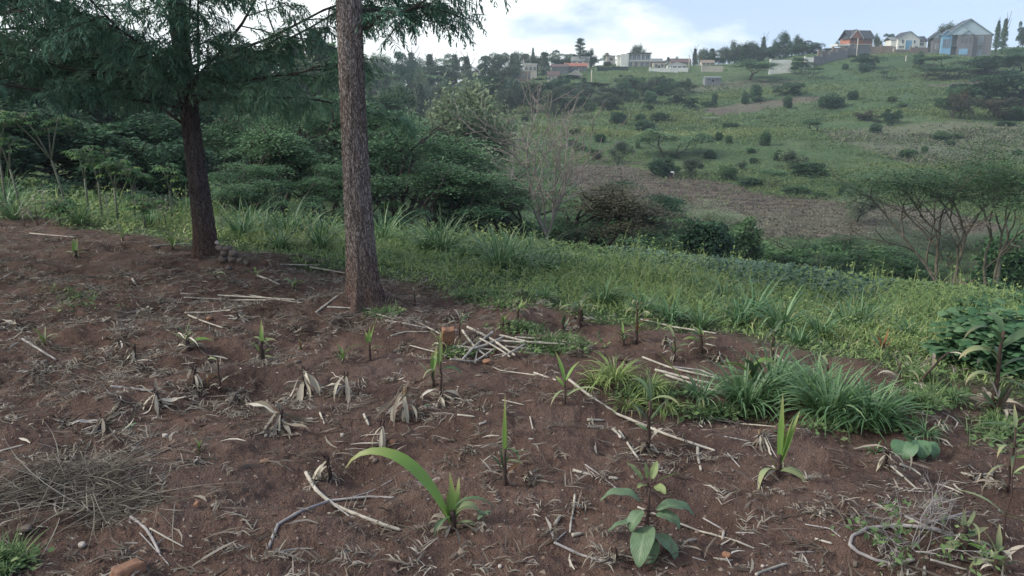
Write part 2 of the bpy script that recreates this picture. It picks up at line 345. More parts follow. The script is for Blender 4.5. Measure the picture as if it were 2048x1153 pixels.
def soilish():
    m, t = mat_new('ground_soil_and_grass')
    a = attr(t); wc = worldco(t)
    n1 = noise(t, 2.2, 6, .6, wc); n2 = noise(t, 26, 5, .7, wc); n3 = noise(t, 120, 3, .6, wc); nl = noise(t, .5, 3, .5, wc)
    soil = ramp(t, n1, [(.3, (.085, .055, .045)), (.55, (.142, .094, .077)), (.8, (.205, .148, .124))])
    soil = mixc(t, .55, soil, ramp(t, n2, [(.3, (.45, .42, .42)), (.62, (1, 1, 1)), (.8, (1.35, 1.3, 1.25))]), 'MULTIPLY')
    soil = mixc(t, .5, soil, ramp(t, nl, [(.35, (.82, .86, .9)), (.65, (1.12, 1.05, 1.0))]), 'MULTIPLY')
    fl = ramp(t, n3, [(.72, (0, 0, 0)), (.76, (1, 1, 1))]); soil = mixc(t, fl, soil, (.19, .15, .13))
    g1 = noise(t, .06, 5, .6, wc); g2 = noise(t, 1.4, 4, .65, wc)
    grass = ramp(t, g1, [(.3, (.040, .070, .035)), (.5, (.060, .098, .045)), (.7, (.095, .120, .060))])
    grass = mixc(t, .7, grass, ramp(t, g2, [(.3, (.55, .6, .6)), (.7, (1.3, 1.25, 1.2))]), 'MULTIPLY')
    p1 = noise(t, .9, 5, .7, worldco(t, (.6, 1.6, 1))); p2 = noise(t, .05, 3, .5, wc)
    pl = ramp(t, p1, [(.35, (.05, .041, .036)), (.55, (.105, .088, .072)), (.75, (.165, .145, .115))])
    pl = mixc(t, ramp(t, p2, [(.45, (0, 0, 0)), (.6, (.6, .6, .6))]), pl, (.11, .115, .08))
    c = mixc(t, a[0], grass, soil); c = mixc(t, a[1], c, pl)
    dry = ramp(t, g2, [(.3, (.085, .09, .065)), (.7, (.14, .14, .10))]); c = mixc(t, a[2], c, dry)
    b = nd(t, 'ShaderNodeMath', operation='ADD'); t.links.new(n2, b.inputs[0]); t.links.new(n3, b.inputs[1])
    finish(t, c, .95, 0, .12, b.outputs[0], .9, .03); return m
M['ground'] = soilish()
def bark(name, c1, c2, c3, sc_=1.0):
    m, t = mat_new(name); v = objco(t, (9*sc_, 9*sc_, 2.7*sc_))
    n = noise(t, 3.0, 8, .68, v, .6); n2 = noise(t, 1.1, 3, .5, objco(t, (1.2, 1.2, .9)))
    wn = nd(t, 'ShaderNodeTexNoise'); wn.inputs['Scale'].default_value = 2.2; wn.inputs['Detail'].default_value = 3; t.links.new(v, wn.inputs['Vector'])
    wv = nd(t, 'ShaderNodeVectorMath', operation='MULTIPLY_ADD'); t.links.new(wn.outputs['Color'], wv.inputs[0]); wv.inputs[1].default_value = (.55, .55, .55); t.links.new(v, wv.inputs[2])
    vo = nd(t, 'ShaderNodeTexVoronoi', feature='DISTANCE_TO_EDGE'); vo.inputs['Scale'].default_value = 8.5; t.links.new(wv.outputs[0], vo.inputs['Vector'])
    fis = ramp(t, vo.outputs['Distance'], [(.0, (.25, .25, .25)), (.14, (1, 1, 1))])
    c = ramp(t, n, [(.36, c2), (.68, c3)]); c = mixc(t, fis, c1, c); c = mixc(t, .7, c, ramp(t, n2, [(.35, (.62, .58, .56)), (.65, (1.25, 1.25, 1.3))]), 'MULTIPLY')
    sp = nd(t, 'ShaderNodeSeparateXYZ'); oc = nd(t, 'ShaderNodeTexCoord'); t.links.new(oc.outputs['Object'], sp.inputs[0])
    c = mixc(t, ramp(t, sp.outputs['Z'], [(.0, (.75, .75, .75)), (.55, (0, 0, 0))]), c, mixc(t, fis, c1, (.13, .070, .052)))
    hh = nd(t, 'ShaderNodeMath', operation='MULTIPLY_ADD'); t.links.new(fis, hh.inputs[0]); hh.inputs[1].default_value = .8; t.links.new(n, hh.inputs[2])
    finish(t, c, .9, 0, .15, hh.outputs[0], 1.0, .02); return m
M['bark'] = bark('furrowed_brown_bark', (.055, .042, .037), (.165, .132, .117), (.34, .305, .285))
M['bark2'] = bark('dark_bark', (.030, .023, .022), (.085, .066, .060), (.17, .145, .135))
M['branch'] = flatmat('branch_bark', (.060, .050, .042), (.028, .024, .022), 8)
M['twig_pale'] = flatmat('pale_dead_wood', (.25, .225, .205), (.14, .12, .108), 12)
M['twig_tan'] = flatmat('tan_acacia_bark', (.17, .155, .115), (.065, .057, .048), 5)
M['stem_green'] = flatmat('grey_green_stem', (.17, .18, .13), (.09, .10, .07), 10)
M['stalk'] = flatmat('dry_maize_stalk', (.43, .40, .345), (.20, .18, .155), 16, stretch=(1, 1, 1))
M['stalk_grey'] = flatmat('weathered_grey_stalk', (.33, .31, .30), (.14, .125, .13), 14)
M['stub'] = flatmat('dark_stubble', (.075, .045, .036), (.030, .020, .018), 20)
M['stub_tan'] = flatmat('tan_stubble', (.26, .19, .12), (.11, .075, .05), 20)
M['stone'] = flatmat('brown_stone', (.16, .13, .11), (.065, .052, .047), 9, bstr=.5)
M['brickstone'] = flatmat('orange_brick', (.27, .135, .075), (.13, .075, .055), 12, bstr=.5)
M['pebble'] = flatmat('pale_pebble', (.42, .38, .34), (.25, .21, .19), 14)
M['white'] = flatmat('white_wall_paint', (.66, .66, .62), (.52, .52, .49), 1.5)
M['cream'] = flatmat('cream_wall', (.46, .42, .35), (.36, .33, .28), 1.5)
M['greywall'] = flatmat('grey_stone_wall', (.17, .17, .18), (.10, .10, .11), 3)
M['brownwall'] = flatmat('brown_block_wall', (.25, .20, .16), (.16, .125, .105), 3)
M['redbrick'] = flatmat('red_brick_wall', (.36, .16, .11), (.25, .10, .075), 4)
M['tile_dark'] = flatmat('dark_roof_tiles', (.055, .06, .075), (.03, .034, .045), 3)
M['tile_brown'] = flatmat('brown_roof_tiles', (.13, .09, .085), (.075, .055, .055), 3)
M['tile_red'] = flatmat('red_roof_tiles', (.30, .12, .085), (.19, .075, .06), 3)
M['tile_grey'] = flatmat('grey_roof_sheet', (.20, .215, .22), (.13, .14, .15), 3)
M['bluepaint'] = flatmat('blue_panel', (.20, .36, .50), (.14, .27, .40), 3)
M['gablepaint'] = flatmat('pale_blue_gable', (.33, .42, .47), (.26, .34, .40), 3)
M['glass'] = flatmat('window_glass', (.10, .14, .18), (.04, .06, .085), 2, rough=.12, spec=.8)
M['darkopen'] = flatmat('dark_opening', (.02, .02, .022), (.012, .012, .014), 3)
M['metal'] = flatmat('metal_sheet', (.32, .36, .38), (.22, .25, .27), 4, rough=.4)
M['greenpaint'] = flatmat('dark_green_sheet', (.035, .055, .05), (.02, .034, .034), 4)
M['skin'] = flatmat('skin', (.11, .06, .04), (.09, .05, .035), 5)
M['shirt'] = flatmat('pale_shirt', (.42, .50, .50), (.33, .40, .42), 5)
M['trouser'] = flatmat('dark_trousers', (.030, .028, .04), (.02, .02, .03), 5)

# ------------------------------------------------------------------ ground
def pip(x, y, poly):
    poly = np.asarray(poly); ins = np.zeros(x.shape, bool); n = len(poly); j = n-1
    for i in range(n):
        xi, yi = poly[i]; xj, yj = poly[j]
        c = ((yi > y) != (yj > y)) & (x < (xj-xi)*(y-yi)/(yj-yi+1e-12)+xi); ins ^= c; j = i
    return ins
def wpoly(pxs): return [hit(a, b)[:2] for a, b in pxs]
PLOUGH = [wpoly([(1130, 345), (1190, 332), (1250, 336), (1400, 354), (1500, 380), (1640, 398), (1790, 412), (1900, 428), (1990, 450), (1960, 468), (1750, 476), (1520, 482), (1360, 470), (1240, 430), (1130, 380)]),
          wpoly([(1370, 222), (1480, 208), (1580, 196), (1700, 190), (1690, 196), (1600, 207), (1560, 218), (1440, 230)]),
          wpoly([(1850, 168), (1960, 162), (1960, 170), (1850, 176)])]
TERR = [wpoly([(1640, 560), (1760, 554), (1950, 557), (2120, 562), (2150, 606), (2048, 600), (1900, 588), (1700, 575)])]
DRY = [wpoly([(1640, 262), (1760, 250), (2300, 262), (2300, 330), (2048, 338), (1800, 330), (1700, 300)]), wpoly([(1350, 178), (1500, 158), (1600, 166), (1500, 176), (1400, 186)])]
def masks(x, y):
    wob = fbm(x*.12, y*.12, 3, 77)*4; wob2 = fbm(x*.12+9, y*.12, 3, 79)*4
    s = S(x, y)+fbm(x*1.1, y*1.1, 3, 15)*0.55
    soil = sstep(0.25, -0.2, s)*(y < 60)
    pl = np.zeros_like(x); dr = np.zeros_like(x)
    for p in PLOUGH: pl = np.maximum(pl, pip(x+wob*.6, y+wob2*.6, p)*1.0)
    for p in TERR: soil = np.maximum(soil, pip(x+wob*.15, y+wob2*.15, p)*.9)
    for p in DRY: dr = np.maximum(dr, pip(x+wob, y+wob2, p)*.75)
    return soil, pl, dr
aa = np.concatenate([np.linspace(-80, -38, 90, endpoint=False), np.linspace(-38, 38, 900), np.linspace(38.5, 80, 90)])
rr = np.concatenate([np.exp(np.linspace(math.log(.4), math.log(2), 40, endpoint=False)), np.exp(np.linspace(math.log(2), math.log(14), 520, endpoint=False)), np.exp(np.linspace(math.log(14), math.log(300), 260, endpoint=False)), np.exp(np.linspace(math.log(300), math.log(1500), 30))])
A, Rr = np.meshgrid(np.radians(aa), rr); gx = (np.sin(A)*Rr).ravel(); gy = (np.cos(A)*Rr).ravel()
soil_, pl_, dr_ = masks(gx, gy)
gz = H(gx, gy) + pl_*0.16*fbm(gx*1.1, gy*1.6, 2, 91) + (1-pl_)*sstep(40, 60, gy)*0.25*fbm(gx*.5, gy*.5, 2, 93)
nc = len(aa); nr = len(rr); i = np.arange(nr-1)[:, None]*nc; j = np.arange(nc-1)[None, :]
q = np.stack([i+j, i+j+1, i+nc+j+1, i+nc+j], -1).reshape(-1, 4)
mb = MB().add(np.stack([gx, gy, gz], 1), q, None, np.stack([soil_, pl_, dr_], 1))
tag(mb.build('ground', M['ground']), kind='structure')
del A, Rr, q

# ------------------------------------------------------------------ trees
def unit(v): v = np.asarray(v, float); return v/(np.linalg.norm(v)+1e-9)
def skeleton(H_=4.0, stems=3, spread=.5, levels=3, r0=.09, kids=(2, 4), lenf=.62, first=.45, flatten=.55, up=.05, wander=.18, ang=(25, 50), seed=None):
    rg = np.random.default_rng(seed if seed is not None else int(rng.integers(1e9)))
    segs, tips = [], []
    def grow(p, d, L_, r, lev):
        k = 5; pts = [p]; dd = d.copy()
        for _ in range(k-1):
            dd = unit(dd+wander*rg.normal(size=3)+np.array([0, 0, up])); pts.append(pts[-1]+dd*L_/(k-1))
        pts = np.array(pts); segs.append((pts, np.linspace(r, r*.55, k), lev))
        if lev == 0:
            tips.append(pts[-1]); tips.append(pts[2]); return
        n = rg.integers(kids[0], kids[1]+1)
        for m in range(n):
            t = 4 if m < 2 else rg.integers(2, 4)
            a = math.radians(rg.uniform(*ang)); ax = unit(np.cross(dd, rg.normal(size=3)))
            nd_ = dd*math.cos(a)+np.cross(ax, dd)*math.sin(a); nd_[2] = nd_[2]*flatten if lev < levels else nd_[2]
            grow(pts[t], unit(nd_), L_*lenf*rg.uniform(.8, 1.15), r*.55, lev-1)
    for s_ in range(stems):
        a = 2*math.pi*(s_+rg.random()*.6)/max(stems, 1)
        grow(np.array([.05*math.cos(a), .05*math.sin(a), -.15]), unit([spread*math.cos(a), spread*math.sin(a), 1]), H_*first*rg.uniform(.85, 1.1), r0, levels)
    return segs, np.array(tips)
def trunk_mesh(segs, mat, minr=0.0, n=6):
    mb = MB()
    for pts, r, lev in segs:
        if r[0] >= minr: tube(mb, pts, r, n if lev > 0 else 4, cap=False)
    return mb.mesh('trunk', mat)
def pads(tips, n, rad, thick, rg):
    k = rg.integers(0, len(tips), n); a = rg.random(n)*2*math.pi; r = np.sqrt(rg.random(n))*rad*rg.uniform(.6, 1.2, n)
    dz = rg.normal(size=n)*thick
    return tips[k]+np.stack([r*np.cos(a), r*np.sin(a), dz-0.25*r*r/rad], 1), k
PROTO = {}
def proto(key, kind, seed):
    rg = np.random.default_rng(seed)
    if kind == 'acacia':      # umbrella layered thicket tree, 4 m tall
        segs, tips = skeleton(4, 3, .55, 3, .075, (2, 4), .66, .36, .55, .03, .2, (22, 52), seed)
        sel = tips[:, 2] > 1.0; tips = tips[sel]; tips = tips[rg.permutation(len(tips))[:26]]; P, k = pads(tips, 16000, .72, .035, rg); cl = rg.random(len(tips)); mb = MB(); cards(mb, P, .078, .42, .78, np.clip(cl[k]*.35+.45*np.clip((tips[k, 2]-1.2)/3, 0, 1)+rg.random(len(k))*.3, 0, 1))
        tm = trunk_mesh(segs, M['branch'])
    elif kind == 'umbrella':   # wispy flat-topped acacia with bare forked stems
        segs, tips = skeleton(4, 3, .32, 3, .052, (3, 4), .62, .46, .72, .05, .14, (18, 42), seed)
        tips = tips[tips[:, 2] > 2.6]; tips = tips[rg.permutation(len(tips))[:44]]
        P, k = pads(tips, 14000, .80, .06, rg); cl = rg.random(len(tips)); mb = MB(); cards(mb, P, .075, .35, .8, np.clip(cl[k]*.6+rg.random(len(k))*.4, 0, 1))
        tm = trunk_mesh(segs, M['twig_tan'])
    elif kind == 'flat':      # far flat acacia
        segs, tips = skeleton(4, 2, .6, 2, .1, (3, 4), .75, .5, .3, .02, .12, (28, 55), seed)
        tips[:, 2] = np.clip(tips[:, 2], 2.6, 4); tips = np.repeat(tips, 2, 0)+rg.normal(size=(2*len(tips), 3))*[.3, .3, .12]; P, k = pads(tips, 6000, .8, .07, rg); mb = MB(); cards(mb, P, .20, .5, .8)
        tm = trunk_mesh(segs, M['branch'])
    elif kind == 'round':     # dense round bush, 2 m tall on a short trunk
        segs, tips = skeleton(1.6, 2, .5, 2, .07, (3, 4), .7, .45, .9, .05, .2, (25, 55), seed)
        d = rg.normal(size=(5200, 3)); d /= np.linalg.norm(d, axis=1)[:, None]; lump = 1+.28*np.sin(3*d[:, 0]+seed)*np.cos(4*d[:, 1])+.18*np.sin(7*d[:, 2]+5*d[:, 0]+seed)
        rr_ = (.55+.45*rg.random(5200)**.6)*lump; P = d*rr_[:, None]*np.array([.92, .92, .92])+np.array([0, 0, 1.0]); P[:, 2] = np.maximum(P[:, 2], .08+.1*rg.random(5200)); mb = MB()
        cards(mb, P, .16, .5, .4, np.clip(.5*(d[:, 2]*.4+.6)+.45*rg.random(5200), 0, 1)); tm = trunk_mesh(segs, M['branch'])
    elif kind == 'loose':     # loose tall broadleaf, 4 m tall
        segs, tips = skeleton(4, 1, .1, 3, .09, (3, 5), .6, .45, .95, .12, .2, (25, 60), seed)
        low = rg.random((40, 3))*[1.3, 1.3, 1.5]+[-.65, -.65, .5]; tips = np.vstack([tips, low]); P, k = pads(tips, 6500, .34, .24, rg); cl = rg.random(len(tips)); mb = MB(); cards(mb, P, .15, .4, .35, np.clip(cl[k]*.5+rg.random(len(k))*.5, 0, 1))
        tm = trunk_mesh(segs, M['branch'])
    elif kind == 'poplar':    # tall narrow feathery tree, 4 m tall
        segs, tips = skeleton(4, 1, .04, 1, .06, (4, 5), .5, .9, 1, .1, .06, (20, 30), seed)
        n = 3400; z = rg.random(n); lay = np.floor(z*13)/13
        w = .62*(1-z)**.55*(.55+.45*np.abs(np.sin(lay*47+seed)))*(z > .1); a = rg.random(n)*2*math.pi; r = w*rg.random(n)**.5
        P = np.stack([r*np.cos(a)+.15*np.sin(lay*31+seed)*(1-z), r*np.sin(a), .35+z*3.7+.3*r], 1); mb = MB(); cards(mb, P, .17, .38, .15)
        tm = trunk_mesh(segs, M['branch'])
    elif kind == 'conifer':   # ragged conifer with whorled branches
        segs = []; t0 = np.array([[0, 0, -.1], [.02, 0, 2], [0, .02, 4]]); segs.append((t0, np.array([.09, .05, .01]), 3)); pp = []
        for zz in np.arange(.5, 3.9, .22):
            for _ in range(4):
                a = rg.random()*6.28; L_ = (1.15*(1-zz/4.2)+.15)*rg.uniform(.5, 1.3); e = np.array([math.cos(a), math.sin(a), .25])
                pts = np.array([[0, 0, zz], e*L_*.5+[0, 0, zz], e*L_+[0, 0, zz]]); segs.append((pts, np.array([.025, .018, .008]), 1))
                for q_ in np.linspace(.25, 1, 9): pp.append(e*L_*q_+np.array([0, 0, zz]))
        pp = np.array(pp); P = pp[rg.integers(0, len(pp), 3800)]+rg.normal(size=(3800, 3))*[.08, .08, .07]; mb = MB(); cards(mb, P, .15, .3, .3, droop=.3)
        tm = trunk_mesh(segs, M['branch'])
    elif kind == 'mass':      # big billowing forest tree, 4 m tall and wide
        segs, tips = skeleton(3.4, 2, .4, 2, .12, (3, 4), .7, .4, .85, .05, .18, (25, 55), seed)
        nb = 16; cc_ = rg.normal(size=(nb, 3))*[.85, .85, .75]+[0, 0, 2.1]; br = rg.uniform(.45, .85, nb); n = 11000
        k = rg.integers(0, nb, n); d = rg.normal(size=(n, 3)); d /= np.linalg.norm(d, axis=1)[:, None]; d[:, 2] = np.where(d[:, 2] < -.3, -d[:, 2], d[:, 2])
        P = cc_[k]+d*(br[k]*(.75+.3*rg.random(n)))[:, None]; mb = MB(); cl = rg.random(nb)
        cards(mb, P, .15, .48, .5, np.clip(cl[k]*.5+.5*rg.random(n), 0, 1)); tm = trunk_mesh(segs, M['branch'])
    PROTO[key] = (tm, mb, {})
    z = np.concatenate(mb.v)[:, 2]; xy = np.concatenate(mb.v)[:, 0]
    PROTO[key+'_dim'] = (np.percentile(z, 99.7), np.percentile(xy, 98.5)-np.percentile(xy, 1.5))
KINDS = {'acacia': 4, 'umbrella': 2, 'flat': 3, 'round': 4, 'loose': 3, 'poplar': 3, 'conifer': 1, 'mass': 4}
for k_, n_ in KINDS.items():
    for m_ in range(n_): proto('%s%d' % (k_, m_), k_, 100+m_*17+len(k_))
CNT = {}
def tree(kind, px, ptop, base=None, Y=None, wpx=None, mat='acacia', name='tree', sink=0.0, lab=None, tmat=None):
    """stand a tree: its foot on the ground seen at base (a photo row) or at depth Y under column px"""
    if Y is None: p = hit(px, base)
    else:
        x = at(px, 300, Y)[0]; x = at(px, 576-F*math.tan(0), Y)[0] if False else x; p = np.array([x, Y, float(Hbase(x, Y))])
    top = at(px, ptop, p[1])[2]; h = max(top-p[2], .4)
    CNT[kind] = CNT.get(kind, -1)+1; key = '%s%d' % (kind, CNT[kind] % KINDS[kind])
    tm, mb_, cache = PROTO[key]; zt, wd = PROTO[key+'_dim']
    if mat not in cache: cache[mat] = mb_.mesh('crown', M[mat])
    if tmat and ('t', tmat) not in cache:
        t2 = tm.copy(); t2.materials[0] = M[tmat]; cache[('t', tmat)] = t2
    e = empty(name, (p[0], p[1], p[2]-sink), rng.random()*6.28)
    for nm, me in (('trunk', cache[('t', tmat)] if tmat else tm), ('crown', cache[mat])):
        o = bpy.data.objects.new(nm, me); C.objects.link(o); o.parent = e
    sz = (h+sink)/zt; sx = sz if wpx is None else (wpx/scale_at(p))/wd
    e.scale = (sx, sx, sz)
    if lab: later(lab[0], e, px, *lab)
    return e
# -- thicket: layered trees beyond the grass
T1 = ('dark layered thicket tree just beyond the grass strip', 'tree', 'trees of the dark thicket')
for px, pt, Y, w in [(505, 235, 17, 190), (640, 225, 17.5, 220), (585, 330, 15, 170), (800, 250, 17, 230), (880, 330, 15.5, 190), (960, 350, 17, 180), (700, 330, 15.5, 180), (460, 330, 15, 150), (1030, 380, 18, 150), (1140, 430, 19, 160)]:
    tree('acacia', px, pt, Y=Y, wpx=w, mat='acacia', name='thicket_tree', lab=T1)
T2 = ('green tree in the second rank of the thicket', 'tree', 'trees of the dark thicket')
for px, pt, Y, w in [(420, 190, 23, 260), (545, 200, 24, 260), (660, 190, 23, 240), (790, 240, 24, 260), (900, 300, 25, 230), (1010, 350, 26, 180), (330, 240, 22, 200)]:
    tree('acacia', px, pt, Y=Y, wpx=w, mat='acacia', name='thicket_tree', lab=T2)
T2b = ('low dark bush at the foot of the thicket', 'bush', 'bushes under the thicket')
for px, pt, Y, w in [(470, 400, 14, 130), (560, 410, 14, 140), (660, 420, 14.5, 140), (780, 430, 15, 140), (860, 420, 15, 120), (940, 440, 16, 140), (1020, 450, 17, 130), (340, 400, 14.5, 140), (250, 380, 15, 150), (150, 370, 15.5, 150), (50, 370, 16, 150)]:
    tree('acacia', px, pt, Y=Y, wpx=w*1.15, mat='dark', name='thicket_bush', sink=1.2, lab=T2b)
T3 = ('dark leafy tree behind the cassava at the left', 'tree', 'dark trees at the left')
for px, pt, Y, w in [(-60, 170, 19, 300), (60, 220, 18, 230), (180, 230, 20, 250), (300, 250, 19, 220), (-20, 100, 28, 300), (120, 130, 30, 300), (260, 120, 32, 300), (380, 150, 30, 260)]:
    tree('mass', px, pt, Y=Y, wpx=w, mat='dark', name='broadleaf_tree', lab=T3)
T4 = ('tall tree rising behind the thicket at the left', 'tree', 'tall trees behind the thicket')
for px, pt, Y, w, kd, m in [(-120, 60, 45, 320, 'mass', 'mid'), (30, 60, 48, 260, 'mass', 'mid'), (170, 75, 50, 240, 'mass', 'dark'), (300, 85, 52, 240, 'mass', 'mid'), (430, 90, 55, 240, 'mass', 'euc'), (540, 110, 60, 220, 'mass', 'mid'), (480, 95, 50, 70, 'poplar', 'euc'), (640, 62, 70, 80, 'poplar', 'euc'), (600, 80, 72, 70, 'poplar', 'euc'), (670, 90, 76, 70, 'poplar', 'mid'), (620, 130, 62, 200, 'mass', 'euc'), (720, 140, 85, 150, 'mass', 'mid')]:
    tree(kd, px, pt, Y=Y, wpx=w, mat=m, name='tall_tree', lab=T4)
# -- middle: trees right of the thicket
def one(kind, px, pt, base=None, Y=None, w=None, mat='mid', name='tree', label='', cat='tree', sink=0, group=None, tmat=None):
    return tag(tree(kind, px, pt, base, Y, w, mat, name, sink, None, tmat), label, cat, group)
one('acacia', 1175, 372, Y=19, w=200, mat='brownish', name='thicket_tree', label='brownish-topped layered tree directly behind the bare leafless tree')
one('acacia', 1262, 366, Y=27, w=160, mat='dark', name='flat_topped_acacia', label='dark green fan-shaped acacia right of the bare leafless tree')
one('loose', 920, 158, Y=42, w=150, mat='pale', name='tall_pale_tree', label='tall pale grey-green loose tree rising above the thicket in the centre')
one('loose', 880, 210, Y=38, w=120, mat='pale', name='pale_tree', label='shorter pale tree leaning on the left side of the tall pale tree')
one('loose', 955, 205, Y=39, w=120, mat='pale', name='pale_tree', label='grey-green tree on the right side of the tall pale tree')
one('mass', 900, 250, Y=36, w=150, mat='pale', name='shrubby_tree', label='grey-green shrubby tree below the tall pale tree')
T5 = ('rounded green bush in the dip between thicket and ploughed field', 'bush', 'bushes in the dip')
for px, pt, Y, w in [(1100, 440, 22, 130), (1180, 450, 23, 140), (1230, 430, 27, 120), (1290, 450, 29, 130), (1340, 430, 34, 120), (1380, 470, 30, 110), (1330, 480, 26, 120), (1250, 475, 24, 120)]:
    tree('round', px, pt, Y=Y, wpx=w, mat='mid', name='green_bush', sink=.4, lab=T5)
one('umbrella', 1330, 392, Y=42, w=150, mat='pale', name='pale_acacia', label='pale feathery acacia in front of the left end of the ploughed field')
one('umbrella', 1440, 402, Y=40, w=150, mat='pale', name='pale_acacia', label='pale low acacia just above the round dark tree')
one('round', 1420, 440, Y=24, w=100, mat='dark', name='round_dark_tree', label='small round dark tree on a thin leaning trunk at the grass edge', tmat='twig_tan')
one('round', 1498, 435, Y=30, w=70, mat='mid', name='green_bush', label='upright green bush right beside the round dark tree', cat='bush')
one('loose', 1712, 372, base=446, w=64, mat='pale', name='yellow_green_tree', label='yellow-green tree standing alone in the ploughed field', tmat='branch')
T6 = ('spreading dark green bush in the valley bottom under the ploughed field', 'bush', 'bushes in the valley bottom')
for px, pt, Y, w in [(1540, 485, 33, 120), (1590, 500, 31, 100), (1690, 498, 33, 110), (1780, 500, 34, 110), (1830, 520, 32, 90), (1480, 520, 30, 90), (1540, 490, 33, 160), (1610, 492, 34, 150), (1670, 480, 37, 150), (1740, 478, 36, 160), (1720, 505, 32, 150), (1640, 510, 31, 140), (1800, 495, 37, 130), (1570, 515, 30, 130), (2060, 478, 34, 120), (1500, 500, 32, 100)]:
    tree('round' if w < 125 else 'acacia', px, pt, Y=Y, wpx=w, mat='lush' if w < 125 else 'mid', name='valley_bush', sink=.3 if w < 125 else .9, lab=T6)
T6b = ('pale wispy bush behind the valley-bottom bushes at the right', 'bush', 'pale bushes in the valley')
for px, pt, Y, w in [(1840, 440, 46, 130), (1920, 450, 48, 120), (1790, 455, 44, 110), (1985, 460, 45, 110)]:
    tree('umbrella', px, pt, Y=Y, wpx=w, mat='euc', name='pale_bush', sink=.8, lab=T6b)
one('umbrella', 1925, 300, Y=30, w=390, mat='mid', name='forked_acacia', label='big flat-topped acacia with bare forking tan stems at the right', tmat='twig_tan')
one('umbrella', 2022, 285, Y=29, w=230, mat='mid', name='forked_acacia', label='flat-topped acacia on one straight stem at the right edge', tmat='twig_tan')

# -- bushes and trees on the far slope
KD = {'r': ('round', 'slope', 'dark_bush'), 'g': ('round', 'mid', 'green_bush'), 'm': ('mass', 'acacia', 'slope_tree'), 'f': ('flat', 'acacia', 'flat_topped_acacia'), 'd': ('mass', 'slope', 'dark_tree'),
      'p': ('loose', 'pale', 'pale_bush'), 'b': ('mass', 'brownish', 'brown_bush'), 'e': ('loose', 'euc', 'grey_tree'), 'k': ('poplar', 'euc', 'tall_tree')}
W_ = {'r': 'dark round bush', 'g': 'low green bush', 'm': 'full green tree', 'f': 'flat-topped acacia', 'd': 'dark dense tree', 'p': 'pale green bush', 'b': 'brownish bush', 'e': 'loose grey-green tree', 'k': 'narrow tall tree'}
SL = [(1246, 165, 193, 27, 'r'), (1301, 188, 209, 22, 'r'), (1384, 196, 222, 30, 'd'), (1236, 229, 249, 32, 'r'), (1318, 224, 243, 36, 'g'), (1290, 244, 264, 38, 'r'), (1296, 210, 222, 22, 'g'), (1048, 180, 208, 20, 'r'), (1066, 183, 206, 13, 'r'), (1090, 181, 208, 24, 'r'),
      (1376, 160, 174, 10, 'r'), (1321, 152, 175, 22, 'd'), (1335, 157, 177, 22, 'd'), (1428, 191, 214, 11, 'r'), (1490, 186, 208, 15, 'r'), (1002, 210, 228, 15, 'r'), (985, 205, 216, 34, 'r'), (1050, 233, 244, 14, 'r'),
      (1730, 108, 138, 52, 'd'), (1728, 130, 145, 20, 'r'), (1837, 108, 131, 17, 'r'), (1773, 136, 159, 28, 'f'), (1690, 128, 140, 12, 'g'), (1618, 134, 159, 34, 'f'), (1500, 118, 160, 88, 'f'), (1596, 116, 148, 40, 'd'),
      (1511, 175, 202, 22, 'r'), (1575, 194, 217, 16, 'r'), (1578, 166, 191, 54, 'd'), (1662, 192, 217, 44, 'r'), (1650, 196, 213, 28, 'r'), (1705, 185, 200, 20, 'r'), (1781, 219, 248, 36, 'd'), (1912, 182, 238, 54, 'b'), (1900, 180, 235, 40, 'd'), (1990, 196, 238, 56, 'b'),
      (1735, 222, 242, 40, 'b'), (1632, 232, 268, 60, 'f'), (1750, 249, 267, 20, 'r'), (1530, 260, 292, 20, 'g'), (1456, 330, 360, 32, 'g'), (1540, 340, 378, 42, 'f'), (1618, 325, 352, 62, 'g'), (1590, 298, 338, 52, 'p'), (1500, 354, 373, 42, 'g'), (1407, 266, 283, 34, 'g'), (1438, 264, 282, 14, 'g'), (1380, 316, 352, 34, 'e'),
      (1591, 372, 388, 52, 'g'), (1336, 258, 317, 110, 'f'), (1292, 245, 262, 20, 'r'), (1235, 280, 330, 40, 'e'), (1275, 280, 298, 8, 'g'), (1322, 322, 352, 46, 'r'), (1025, 232, 282, 26, 'p'), (1197, 300, 324, 26, 'b'), (860, 170, 215, 50, 'e'),
      (955, 158, 195, 50, 'f'), (800, 148, 200, 110, 'f'), (780, 188, 212, 34, 'p'), (812, 186, 212, 34, 'p'), (760, 190, 212, 28, 'p'), (812, 214, 240, 64, 'p'), (975, 206, 218, 22, 'g'), (1880, 262, 282, 30, 'g'), (1960, 330, 365, 60, 'g'),
      (1985, 150, 210, 110, 'd'), (2040, 140, 215, 110, 'd'), (1930, 168, 200, 40, 'm'), (2030, 215, 240, 44, 'g'), (1460, 245, 256, 30, 'g'), (1560, 300, 322, 24, 'g'), (1420, 300, 318, 22, 'g'), (1350, 330, 345, 20, 'g'), (1480, 320, 340, 24, 'p'), (1850, 130, 158, 60, 'f'), (1900, 128, 160, 70, 'f'), (1965, 112, 150, 90, 'd'), (2020, 95, 150, 90, 'm'), (1880, 112, 140, 60, 'f'), (1955, 122, 150, 60, 'f'),
      (1810, 300, 318, 24, 'g'), (1690, 372, 392, 26, 'r'), (1640, 380, 394, 24, 'g'), (1870, 382, 400, 34, 'g'), (1200, 268, 284, 22, 'g'), (1150, 256, 268, 20, 'g'), (1120, 222, 232, 22, 'g'), (1180, 205, 216, 30, 'g'), (1160, 290, 300, 24, 'g')]
for a in range(26):
    px = rng.uniform(1130, 2040); b = rng.uniform(200, 330); SL.append((px, b-rng.uniform(9, 16), b, rng.uniform(12, 26), 'g'))
